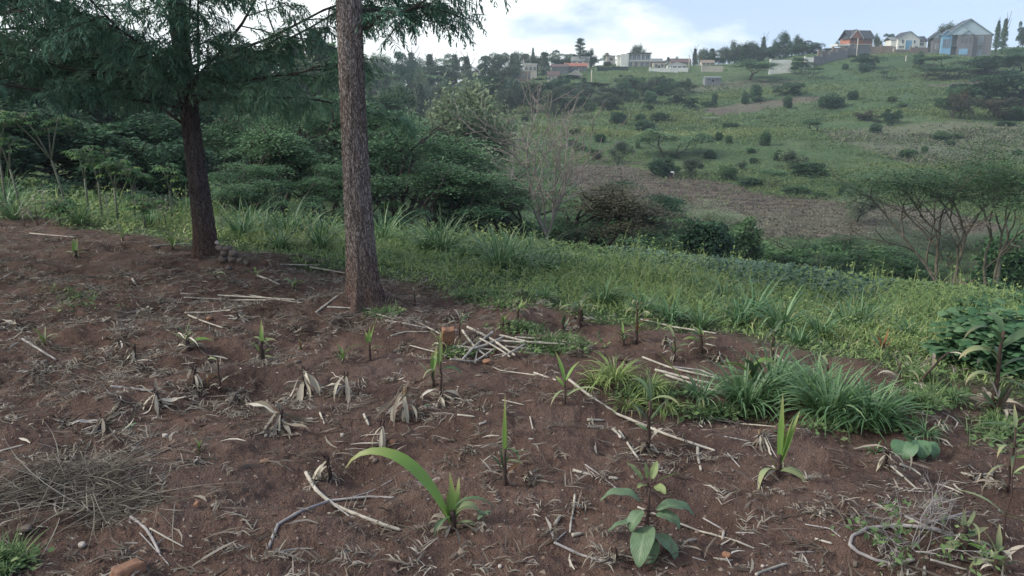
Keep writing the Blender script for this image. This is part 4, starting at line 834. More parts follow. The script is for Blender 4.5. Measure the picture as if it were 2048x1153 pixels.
for px, py, h, w, lab, n in [(1230, 760, 60, 130, 'yellowish sprawling grass patch on the soil left of the lush clumps', 150), (1190, 770, 45, 90, 'small yellowish grass tuft at the left end of the sprawling patch', 80), (1300, 780, 50, 120, 'sprawling grass tuft between the yellowish patch and the lush clumps', 120), (1255, 815, 45, 130, 'drooping blue-green grass tuft below the yellowish patch', 110), (1330, 820, 45, 110, 'greyish half-dry grass tuft right of the drooping tuft', 100), (1850, 870, 45, 90, 'small dull grass tuft right of the lush clumps', 70), (1905, 800, 40, 70, 'thin grass tuft near the tall maize at the right', 60), (10, 1150, 30, 40, 'grass tuft in the bottom left corner', 50), (1130, 700, 20, 50, 'tiny grass tuft beside the stalk pile', 30), (1750, 905, 22, 60, 'tiny tuft under the lush clumps near the round-leaved plant', 30)]:
    clump(px, py, h, w, lab, n=n, spread=1.5, group='small grass tufts on the bare soil', mat='grass' if 'yellowish' in lab or 'greyish' in lab else 'tall_grass', name='grass_tuft')
# agave in the valley
def agave():
    p = hit(1868, 522); s = scale_at(p); mb = MB(); n = 34
    blades(mb, np.zeros((n, 3))+[0, 0, .1], rng.random(n)*6.28, rng.uniform(.8, 1.2, n)*55/s, 5.5/s, rng.uniform(.2, 1.4, n), .15, seg=4, fold=.5)
    o = mb.build('agave', M['blue_weed']); o.location = p+np.array([0, 0, .2]); tag(o, 'spiky blue-green agave in the valley left of the forked acacia', 'plant')
agave()

# ------------------------------------------------------------------ maize plants
def leaf_obj(parent, name, mat, P, az, L_, Wd, e0, droop, seg=9, prof='maize', roll=0, curl=0, fold=.3, crinkle=0, pw=1.3):
    mb = MB(); blades(mb, [P], az, L_, Wd, e0, droop, seg=seg, prof=prof, roll=roll, curl=curl, fold=fold, crinkle=crinkle, pw=pw); return mb.build(name, M[mat], parent)
def maize(px, py, hpx, leaves, label, stalk='stub', sw=4.0, dry=3, dryw=30, lean=(0, 0), group='maize sprouts', stalkh=.55, name='maize_plant', dmat='straw'):
    """leaves: (height fraction on the stalk, azimuth deg (0 = right, 90 = away), length px, width px, start elevation deg, droop deg, material)"""
    p = hitn(px, py); s = scale_at(p); e = empty(name, p); h = hpx/s*stalkh
    k = 6; t = np.linspace(0, 1, k); pts = np.stack([lean[0]/s*t**1.3, lean[1]/s*t, h*t-.02], 1); pts[1:-1, :2] += rng.normal(size=(k-2, 2))*.003
    mb = MB(); tube(mb, pts, np.linspace(sw, sw*.55, k)/s/2*1.15, 8, wob=.15); mb.build('stalk', M[stalk], e)
    for fz, az, L_, w, e0, dr, m in leaves:
        f = min(fz, .999)*(k-1); i_ = int(f); q_ = pts[i_]+(pts[i_+1]-pts[i_])*(f-i_)
        leaf_obj(e, 'leaf', m, q_, R(az), L_*1.08/s, w*.7/s, R(e0), R(dr), roll=-.85 if L_ > 200 else rng.normal()*.4, curl=0 if L_ > 200 else rng.normal()*.35, crinkle=.10, seg=13, pw=2.3 if L_ > 200 else 1.3)
    for j_ in range(3):
        leaf_obj(e, 'leaf', rng.choice(['maize_pale', 'maize_dark']), pts[rng.integers(2, 6)], rng.random()*6.28, rng.uniform(.35, .7)*hpx/s, rng.uniform(.03, .06)*hpx/s, rng.uniform(.3, 1.3), rng.uniform(1.0, 2.6), roll=rng.normal()*.5, curl=rng.normal()*.6, crinkle=.2)
    for j_ in range(int(dry*1.4)):
        leaf_obj(e, 'dry_leaf', dmat, [0, 0, rng.uniform(.1, .5)*min(h, 30/s)], rng.random()*6.28, rng.uniform(.5, 1.35)*dryw/s, rng.uniform(.05, .13)*dryw/s, rng.uniform(.2, 1.1), rng.uniform(1.2, 2.6), prof='ragged', roll=rng.normal()*.8, curl=rng.normal()*.5, crinkle=.9)
    tag(e, label, 'maize plant', group); return e
def auto(n, L_, w, mats, lo=.3, hi=1.0, e=(45, 80), d=(20, 120)):
    off = rng.random()*360
    return [(lo+(hi-lo)*(i_+.5)/n, off+i_*137+rng.normal()*20, L_*rng.uniform(.7, 1.2), w*rng.uniform(.8, 1.2), rng.uniform(*e), rng.uniform(*d), mats[i_ % len(mats)]) for i_ in range(n)]
g, pl_m, dk, rd = 'maize', 'maize_pale', 'maize_dark', 'maize_red'
# nearest, largest plants
maize(905, 1062, 190, [(.45, 172, 285, 36, 63, 130, g), (.5, 95, 95, 22, 82, 20, g), (.4, 60, 90, 24, 75, 25, g), (.3, 130, 70, 20, 78, 15, g), (.7, 10, 80, 26, 78, 190, pl_m), (.5, 35, 60, 20, 70, 40, g), (.35, -20, 70, 18, 50, 150, pl_m), (.3, 200, 50, 14, 75, 20, g)],
      'largest maize sprout, in the front middle, one long striped leaf arching to the left', sw=17, dry=8, dryw=85, stalkh=.28)
maize(1555, 952, 140, [(.5, 75, 140, 17, 86, 12, g), (.45, 15, 115, 20, 74, 12, g), (.5, 30, 100, 15, 79, 8, g), (.4, 205, 90, 22, 35, 110, pl_m), (.4, -30, 70, 20, 30, 120, pl_m), (.55, 50, 80, 14, 84, 10, g), (.3, 160, 50, 12, 70, 30, g)],
      'bright yellow-green maize sprout with upright leaves at the front right', sw=13, dry=4, dryw=45, stalkh=.38)
maize(1010, 970, 140, [(.75, 95, 90, 16, 88, 8, pl_m), (.8, 75, 120, 14, 89, 5, g), (.7, -15, 38, 9, 20, 60, pl_m), (.4, 170, 55, 8, 62, 25, dk), (.35, 120, 60, 8, 75, 20, dk), (.35, 10, 45, 11, 55, 40, rd), (.5, 200, 60, 7, 60, 30, dk)],
      'maize sprout with one pale upright leaf and a reddish leaf, front centre', sw=8, dry=4, dryw=45, stalkh=.62)
maize(1296, 900, 150, [(.55, 20, 70, 12, 62, 40, dk), (.6, 160, 60, 11, 60, 45, dk), (.8, 80, 85, 12, 75, 20, dk), (.95, 100, 55, 8, 85, 30, dk), (.7, 200, 55, 10, 45, 70, dk), (.5, -40, 50, 12, 50, 60, dk), (.4, 150, 35, 9, 40, 60, dk)],
      'dark green leafy maize plant beside the long fallen stalk', sw=8, dry=7, dryw=60, stalkh=.75)
maize(740, 722, 75, [(.85, 60, 62, 13, 72, 10, g), (.8, 130, 30, 12, 65, 30, g), (.6, 178, 62, 11, 45, 150, pl_m), (.6, 5, 50, 9, 40, 140, pl_m), (.95, 85, 30, 8, 85, 10, g)],
      'maize sprout with a bright blade up and two pale leaves drooping either side', sw=6, dry=2, dryw=32, stalkh=.62)
maize(866, 775, 75, [(.5, 100, 50, 13, 75, 10, g), (.7, 60, 55, 13, 74, 12, g), (.6, 170, 42, 9, 60, 40, pl_m), (.9, 80, 38, 9, 85, 8, g)], 'yellow-green maize sprout, left one of the close pair in the centre', sw=6, dry=3, dryw=45, stalkh=.6)
maize(882, 795, 115, [(.8, 110, 42, 14, 80, 15, g), (.85, 0, 38, 7, 40, 60, rd), (.9, 60, 45, 10, 85, 10, g), (.98, 80, 55, 5, 88, 5, pl_m)], 'taller maize sprout, right one of the close pair in the centre', sw=6, dry=5, dryw=60, stalkh=.72)
maize(1130, 808, 90, [(.9, 120, 60, 12, 70, 30, g), (.9, 40, 50, 11, 62, 40, g), (.4, 8, 75, 8, 42, 80, pl_m), (.45, 170, 25, 7, 20, 90, pl_m), (.7, 150, 35, 9, 50, 60, g)], 'thin maize sprout with one yellow leaf arching right, left of the grass patch', sw=4, dry=3, dryw=40, stalkh=.65)
maize(440, 785, 90, [(.98, 170, 34, 8, 30, 130, pl_m), (.55, 170, 40, 11, 20, 150, rd)], 'dark broken maize stalk with a hanging reddish leaf', sw=5, dry=5, dryw=42, stalkh=.85)
maize(375, 700, 70, [(.5, 20, 50, 14, 30, 70, g), (.6, 160, 25, 12, 50, 60, pl_m)]+auto(5, 35, 7, [pl_m, dk], .5, 1), 'maize clump with flowering tops over a skirt of dry leaves', sw=10, dry=9, dryw=58, stalkh=.55)
maize(526, 728, 90, [(.7, 80, 45, 14, 80, 20, pl_m), (.4, 170, 35, 15, 70, 40, g), (.8, 20, 35, 12, 60, 100, pl_m), (.6, 100, 60, 9, 85, 20, g)]+auto(3, 30, 9, [g, pl_m]), 'bushy maize clump with pale leaves and dark dry base, left of the big trunk', sw=11, dry=10, dryw=40, stalkh=.6, dmat='litter')
maize(602, 700, 24, auto(4, 18, 6, [g, rd], .2, 1, (60, 85), (5, 40)), 'tiny orange-yellow maize shoot on a mound of dry leaves', sw=4, dry=6, dryw=35)
maize(685, 728, 42, auto(6, 26, 7, [pl_m, g], .4, 1, (55, 85), (10, 50)), 'small yellowish maize sprout below the big trunk', sw=4, dry=4, dryw=30)
maize(152, 515, 32, [(.4, 120, 34, 11, 75, 15, g), (.4, 60, 34, 12, 78, 10, g), (.5, 10, 28, 7, 40, 100, pl_m), (.5, 175, 28, 7, 45, 100, pl_m), (.5, 30, 24, 8, 60, 50, g)], 'bright green maize sprout alone on the far left soil', sw=7, dry=3, dryw=20)
maize(90, 692, 38, auto(7, 30, 7, [g, pl_m], .2, .9, (40, 80), (20, 100)), 'small yellow-green maize sprout at the left edge of the litter', sw=4, dry=3, dryw=26)
maize(400, 905, 45, auto(5, 36, 6, [g, pl_m, rd], .1, .8, (45, 85), (10, 70)), 'little yellow-green seedling with thin leaves, front left', sw=3, dry=5, dryw=36)
maize(1036, 640, 50, auto(6, 32, 9, [g, g, pl_m], .5, 1, (50, 80), (20, 90)), 'yellow-green maize sprout on dark soil left of the big dark clump', sw=5, dry=2, dryw=22, stalkh=.6)
maize(1006, 650, 26, auto(5, 22, 8, [g, pl_m], .2, .9, (50, 80), (10, 60)), 'small pale maize shoot above the stalk pile', sw=5, dry=2, dryw=18)
maize(1160, 655, 80, auto(13, 46, 10, [dk, g, dk, pl_m], .35, 1, (50, 85), (40, 150)), 'dark green many-leaved maize clump at the grass edge', sw=13, dry=7, dryw=40, stalkh=.6, dmat='litter')
maize(1126, 668, 40, auto(3, 26, 9, [dk], .3, 1, (60, 88), (5, 30)), 'dark cut maize stub just left of the many-leaved clump', sw=9, dry=3, dryw=22, stalkh=.7)
maize(1272, 688, 115, auto(6, 32, 9, [g, pl_m, rd], .2, .5, (50, 80), (30, 110))+auto(4, 34, 7, [pl_m], .7, 1, (50, 85), (60, 160)), 'tall withered maize with a pale tassel at the grass edge', sw=5, dry=5, dryw=32, stalkh=.8)
maize(1246, 690, 55, auto(6, 30, 8, [dk, g], .4, 1, (50, 85), (30, 90)), 'short dark maize sprout left of the withered tasselled one', sw=5, dry=3, dryw=22)
maize(1347, 722, 80, auto(7, 38, 7, [dk, pl_m], .3, 1, (35, 80), (20, 90)), 'scraggly maize with dark twisted leaves behind the fallen stalks', sw=6, dry=5, dryw=34, stalkh=.7)
maize(1400, 705, 75, auto(9, 40, 10, [g, pl_m, g, dk], .4, 1, (45, 80), (50, 150)), 'yellow-green maize clump at the grass edge above the fallen stalks', sw=8, dry=5, dryw=34, stalkh=.65)
maize(1543, 722, 90, auto(9, 44, 9, [pl_m, dk, dk], .3, 1, (35, 80), (50, 150)), 'withered grey-green maize behind the lush grass clumps', sw=6, dry=6, dryw=38, stalkh=.75)
maize(1500, 790, 110, auto(5, 65, 20, [g, dk], .5, 1, (50, 80), (60, 150)), 'broad-leaved green maize rising from the lush grass clump', sw=8, dry=2, dryw=38, stalkh=.6)
maize(1395, 800, 90, [(.3, 150, 120, 16, 52, 10, g), (.4, 100, 60, 12, 60, 60, dk)], 'maize leaf blade slanting up to the left at the edge of the lush clumps', sw=6, dry=3, dryw=38, stalkh=.3)
maize(1765, 705, 60, auto(8, 42, 9, [dk, rd], .05, .5, (45, 85), (5, 40)), 'purplish fan-shaped maize stub at the grass edge', sw=9, dry=4, dryw=30, stalkh=.4, dmat='litter')
maize(1652, 770, 70, auto(3, 38, 10, [pl_m, dk], .5, 1, (50, 80), (80, 160)), 'half-dry maize stalk between the lush clumps and the grass edge', sw=5, dry=5, dryw=36, stalkh=.7)
maize(1795, 790, 100, auto(4, 50, 9, ['straw', pl_m], .4, 1, (40, 80), (60, 150)), 'dry tan maize stalk with drooping leaves right of the lush clumps', sw=5, dry=5, dryw=45, stalkh=.8)
maize(1830, 775, 90, auto(3, 45, 8, ['straw'], .5, 1, (40, 80), (60, 150)), 'second dry tan maize stalk, leaning right, beside the first', sw=5, dry=4, dryw=40, lean=(60, 0), stalkh=.9)
maize(1985, 820, 250, [(.62, 190, 105, 24, 60, 120, pl_m), (.85, 195, 110, 25, 68, 135, dk), (.8, 10, 100, 26, 42, 60, dk), (.45, 175, 75, 20, 38, 130, pl_m), (.95, 100, 80, 22, 75, 130, dk), (.55, 5, 85, 16, 40, 80, dk), (.7, 160, 80, 22, 50, 120, pl_m), (.6, 60, 70, 20, 60, 100, dk)],
      'tall broad-leaved maize standing in front of the bushy weed at the right', sw=9, dry=10, dryw=75, stalkh=.68)
maize(1995, 835, 120, auto(9, 62, 15, ['straw', 'straw', dk], .1, .8, (55, 88), (5, 60)), 'brown dried maize clump at the foot of the tall maize', sw=12, dry=6, dryw=60, stalkh=.4, dmat='straw')
maize(2012, 985, 190, [(.95, 95, 50, 12, 80, 30, pl_m), (.72, 195, 60, 17, 40, 120, pl_m), (.45, 200, 75, 15, 20, 60, pl_m), (.8, -20, 50, 15, 40, 110, g), (.6, 10, 40, 12, 50, 60, pl_m)], 'thin upright maize stalk with pale drooping leaves at the right edge', sw=6, dry=5, dryw=65, stalkh=.78)
maize(1925, 1092, 130, [(.75, 95, 45, 20, 85, 15, pl_m), (.4, 205, 85, 28, 12, 110, pl_m), (.5, 10, 60, 18, 25, 30, pl_m), (.35, -60, 90, 18, 20, 90, g), (.3, -20, 70, 20, 30, 100, pl_m)], 'cut maize with a thick brown stump and pale broad leaves, bottom right', sw=24, dry=5, dryw=60, stalkh=.42)
maize(1992, 1146, 110, auto(6, 80, 18, [pl_m, 'straw'], .2, 1, (50, 88), (10, 90)), 'cut maize stump with papery sheaths in the bottom right corner', sw=16, dry=5, dryw=60, stalkh=.55)
maize(2002, 1105, 240, [(.95, 0, 90, 14, 10, 70, g), (.8, 10, 50, 14, 5, 80, g)], 'slender bare maize stalk rising from the bottom right corner', sw=4, dry=2, dryw=30, stalkh=.95)
maize(432, 560, 36, auto(5, 30, 5, ['straw', pl_m], .4, 1, (50, 80), (90, 170)), 'small wilted maize shoot right of the stone pile', sw=3, dry=3, dryw=20)
maize(512, 560, 36, auto(4, 30, 6, [pl_m, g], .4, 1, (50, 80), (60, 150)), 'wilted yellow maize shoot between the two trunks', sw=3, dry=2, dryw=20)
maize(588, 582, 36, auto(6, 30, 8, [g, dk], .5, 1, (40, 80), (90, 170)), 'drooping green maize shoot just left of the big trunk', sw=4, dry=2, dryw=20)
maize(345, 500, 30, auto(5, 28, 8, [g, pl_m], .2, 1, (60, 85), (10, 50)), 'yellow-green maize shoot left of the dark trunk', sw=5, dry=2, dryw=20)
maize(245, 482, 40, auto(6, 34, 8, [g, pl_m], .2, 1, (40, 85), (10, 90)), 'yellow-green maize shoot below the cassava plants', sw=4, dry=2, dryw=20)
maize(535, 535, 30, auto(4, 22, 5, [rd, 'straw'], .3, 1, (60, 85), (20, 90)), 'small orange dried maize shoot at the grass edge between the trunks', sw=4, dry=2, dryw=18)
maize(830, 612, 40, auto(2, 22, 5, ['straw'], .6, 1, (60, 85), (60, 150)), 'bare dry maize stub just right of the big trunk', sw=4, dry=5, dryw=22, stalkh=.9)
maize(920, 680, 62, auto(5, 40, 5, ['straw', dk], .6, 1, (30, 70), (60, 170)), 'wilted maize with thread-like curling leaves behind the stalk pile', sw=3, dry=3, dryw=28, stalkh=.8)
maize(880, 700, 50, auto(8, 32, 6, ['grass', g, 'straw'], .2, 1, (50, 85), (20, 90)), 'clump of thin yellow-green maize blades beside the orange brick', sw=3, dry=3, dryw=24)
G_ = 'dry stubble clumps of cut maize'
M['husk'] = maizemat('papery_husk', (.40, .36, .28), (.50, .46, .37), (.30, .26, .20))
def stub(px, py, hpx, wpx, label, n=9, kind='stub', mat='straw', mound=True):
    p = hitn(px, py); s = scale_at(p); e = empty('maize_stubble', p); mb = MB()
    lx, ly = rng.normal()*.22*hpx/s, rng.normal()*.15*hpx/s; tube(mb, [[0, 0, -.02], [lx*.3, ly*.3, hpx*.3/s], [lx*.6, ly*.6, hpx*.58/s], [lx, ly, hpx*.82/s]], np.array([6.5, 5.5, 4.6, 3.2])*min(1, hpx/40)/s/1.6+.0015, 8, wob=.5); blades(mb, np.array([[lx*.5, ly*.5, hpx*.5/s]]*5), rng.random(5)*6.28, rng.uniform(.25, .5, 5)*hpx/s, rng.uniform(.06, .12, 5)*hpx/s, rng.uniform(1.1, 1.5, 5), rng.uniform(-.1, .5, 5), seg=4, prof='ragged', crinkle=.5); mb.build('stump', M[kind], e)
    n = int(n*1.8)
    for j_ in range(n):
        az = rng.random()*6.28; z = rng.uniform(.1, .8)*hpx/s; L_ = wpx/s*rng.uniform(.15, .66)+z*.8
        if j_ < n*.6: az = rng.choice([0, math.pi])+rng.normal()*.6 if rng.random() < .5 else -math.pi/2+rng.normal()*.7
        leaf_obj(e, 'dry_leaf', mat if rng.random() < .55 else 'litter', [rng.normal()*.01, rng.normal()*.01, z], az, L_, rng.uniform(.02, .085)*wpx/s*rng.uniform(.6, 1.2), rng.uniform(-1.2, .2), rng.uniform(.0, .9), prof='ragged', roll=rng.normal()*1.0, curl=rng.normal()*.5, crinkle=1.1, seg=8)
    for j_ in range(3 if hpx > 35 else 1):
        leaf_obj(e, 'dry_leaf', 'husk', [lx*.5, ly*.5, hpx*rng.uniform(.4, .7)/s], -math.pi/2+rng.normal()*.9, hpx*rng.uniform(.7, 1.1)/s+wpx*.15/s, rng.uniform(.10, .17)*hpx/s, rng.uniform(-.2, .5), rng.uniform(1.6, 2.2), prof='ragged', roll=rng.normal()*.5, crinkle=.5, seg=9, pw=.6)
    for c in e.children:                                   # dry leaves come to rest on the soil
        if c.name.startswith('dry_leaf'):
            for v_ in c.data.vertices:
                gz_ = float(H(p[0]+v_.co.x, p[1]+v_.co.y))-p[2]+.004
                if v_.co.z < gz_: v_.co.z = gz_+.004*rng.random()
    # chopped scraps gathered round the foot
    m_ = 26; x_ = p[0]+rng.normal(size=m_)*wpx/s*.3; y_ = p[1]+rng.normal(size=m_)*wpx/s*.2; mb = MB(); q_ = P3(x_, y_)-p; q_[:, 2] += .006
    blades(mb, q_, rng.random(m_)*6.28, rng.uniform(.02, .09, m_), rng.uniform(.003, .010, m_), rng.uniform(-.1, .5, m_), rng.uniform(0, 1, m_), seg=3, prof='ragged', roll=rng.normal(size=m_), crinkle=.8, rnd=rng.random(m_)); mb.build('leaf_scraps', M['litter'], e)['kind'] = 'stuff'
    tag(e, label, 'maize stubble', G_); return e
for a in [(268, 722, 40, 100, 'dry stubble with a tuft of pale husks, left, below the long flat stalk'), (312, 815, 45, 140, 'wide grey stubble clump with matted leaves at the end of the upright board-like stalk'), (612, 795, 78, 95, 'tall pale stubble with leaves folded down like a skirt, left of centre', 11), (690, 790, 62, 90, 'small pale stubble with four papery leaves splayed like a star', 8),
          (812, 830, 72, 150, 'big brown stubble with long leaves trailing right, in the centre', 13, 'stub_tan'), (388, 772, 48, 26, 'thin black upright stub without leaves', 3), (560, 850, 42, 170, 'broad grey stubble clump with thick fanned leaves, front left of centre', 14), (1290, 905, 30, 110, 'dark stubble under the dark green maize plant', 10),
          (1522, 888, 34, 90, 'spiky grey stubble just left of the bright front sprout', 12, 'stub_tan'), (1768, 935, 48, 70, 'purplish torn stubble beside the round-leaved plant', 8, 'stub', 'litter'), (205, 850, 26, 130, 'bundle of white husks and stalk ends at the left', 10), (662, 958, 70, 50, 'blackened curved stub behind the crossed fallen stalks', 5, 'stub', 'litter'),
          (762, 890, 70, 26, 'lone thin brown stub above the arching maize leaf', 3, 'stub', 'litter'), (395, 925, 14, 110, 'flat straggly stubble around the little seedling', 8), (885, 800, 16, 110, 'flattened pale stubble at the foot of the close pair of sprouts', 8), (1060, 960, 20, 56, 'fan of thin drooping dry leaves right of the front centre sprout', 12, 'stub', 'litter'),
          (940, 905, 14, 70, 'dark flat stubble tuft above the front centre sprout', 9, 'stub', 'litter'), (1235, 1120, 34, 80, 'dark stubble at the bottom beside the broad-leaved seedling', 8, 'stub', 'litter'), (1640, 1025, 14, 90, 'flat bluish-grey stubble on the slope right of centre', 10, 'stub', 'litter'), (240, 690, 14, 110, 'flat silvery stubble at the left under the sprouts', 9),
          (40, 660, 16, 110, 'silvery stubble at the left edge', 10), (70, 745, 12, 120, 'matted silvery stubble near the left edge', 10), (790, 760, 10, 50, 'small flat stubble right of the star-shaped one', 7), (800, 700, 12, 60, 'short tan stubble above the close pair of sprouts', 7), (470, 800, 14, 110, 'trailing grey stubble right of the broken stalk', 9), (1160, 1010, 16, 40, 'small stubble fan beside the stubby white stalk pieces', 6),
          (960, 820, 12, 70, 'sparse flat stubble right of the big brown one', 6), (1440, 720, 20, 60, 'dry stubble at the grass edge right of the yellow-green clump', 7), (1330, 690, 22, 50, 'dry stubble with pale husks at the grass edge', 7), (1880, 850, 18, 60, 'pale husk stubble right of the lush grass clumps', 7), (1960, 960, 20, 90, 'pale stubble around the thin right-edge maize', 9), (130, 850, 10, 90, 'thin scattered stubble at the far left front', 7), (900, 640, 14, 60, 'low stubble right of the big trunk roots', 8), (700, 650, 14, 80, 'crumpled pale leaves below the big trunk', 8), (480, 640, 14, 90, 'comb-like grey stubble left of the big trunk', 9), (300, 620, 12, 90, 'flat grey stubble in the left middle', 8), (160, 590, 12, 90, 'flat grey stubble on the left rise', 8)]:
    a = list(a); lab = a[4]; kw = a[5:]
    stub(a[0], a[1], a[2], a[3], lab, *kw)

# ------------------------------------------------------------------ fallen stalks
def stalk(pp, wpx, label, mat='stalk', zoff=.012, cat='fallen stalk', group='fallen maize stalks', lift=None, follow=True):
    P = [hitn(a, b) for a, b in pp]; s = scale_at(P[0]); r = wpx/s/2; out = []
    for a, b in zip(P[:-1], P[1:]):
        k = max(2, int(np.linalg.norm(b-a)/.08)+1)
        for t in np.linspace(0, 1, k, endpoint=False): out.append(a+(b-a)*t)
    out.append(P[-1]); out = np.array(out)
    if len(P) > 2 and mat == 'stalk':
        o2 = out.copy(); o2[1:-1] = (out[:-2]+out[1:-1]*6+out[2:])/8; out = o2
    hz = H(out[:, 0], out[:, 1]); cumd = np.concatenate([[0], np.cumsum(np.linalg.norm(np.diff(out[:, :2], axis=0), axis=1))])
    vd = [0.0]; pd = 0.0
    for a, b in zip(P[:-1], P[1:]): pd += np.linalg.norm((b-a)[:2]); vd.append(pd)
    vd = np.array(vd)*cumd[-1]/max(pd, 1e-6); vz = np.interp(vd, cumd, hz); line = np.interp(cumd, vd, vz); exc = hz-line
    z = line+max(0.0, float(np.percentile(exc, 78)))+r*.75+(lift or 0)
    out[:, 2] = z; c0 = out[0].copy(); out = out-c0
    L_ = np.linalg.norm(np.diff(out, axis=0), axis=1).sum(); n = max(6, int(L_/.012)); cum = np.concatenate([[0], np.cumsum(np.linalg.norm(np.diff(out, axis=0), axis=1))])
    tt = np.linspace(0, cum[-1], n); pts = np.stack([np.interp(tt, cum, out[:, i_]) for i_ in range(3)], 1)
    node = np.exp(-(((tt/.13) % 1-.5)/.05)**2); rr_ = r*(1-.25*tt/cum[-1])*(1+.28*node); rr_[-1] *= .7
    mb = MB(); tube(mb, pts, rr_, 8, wob=.06); o = mb.build('maize_stalk', M[mat]); o.location = c0; tag(o, label, cat, group); return o
SG = 'stalk_grey'
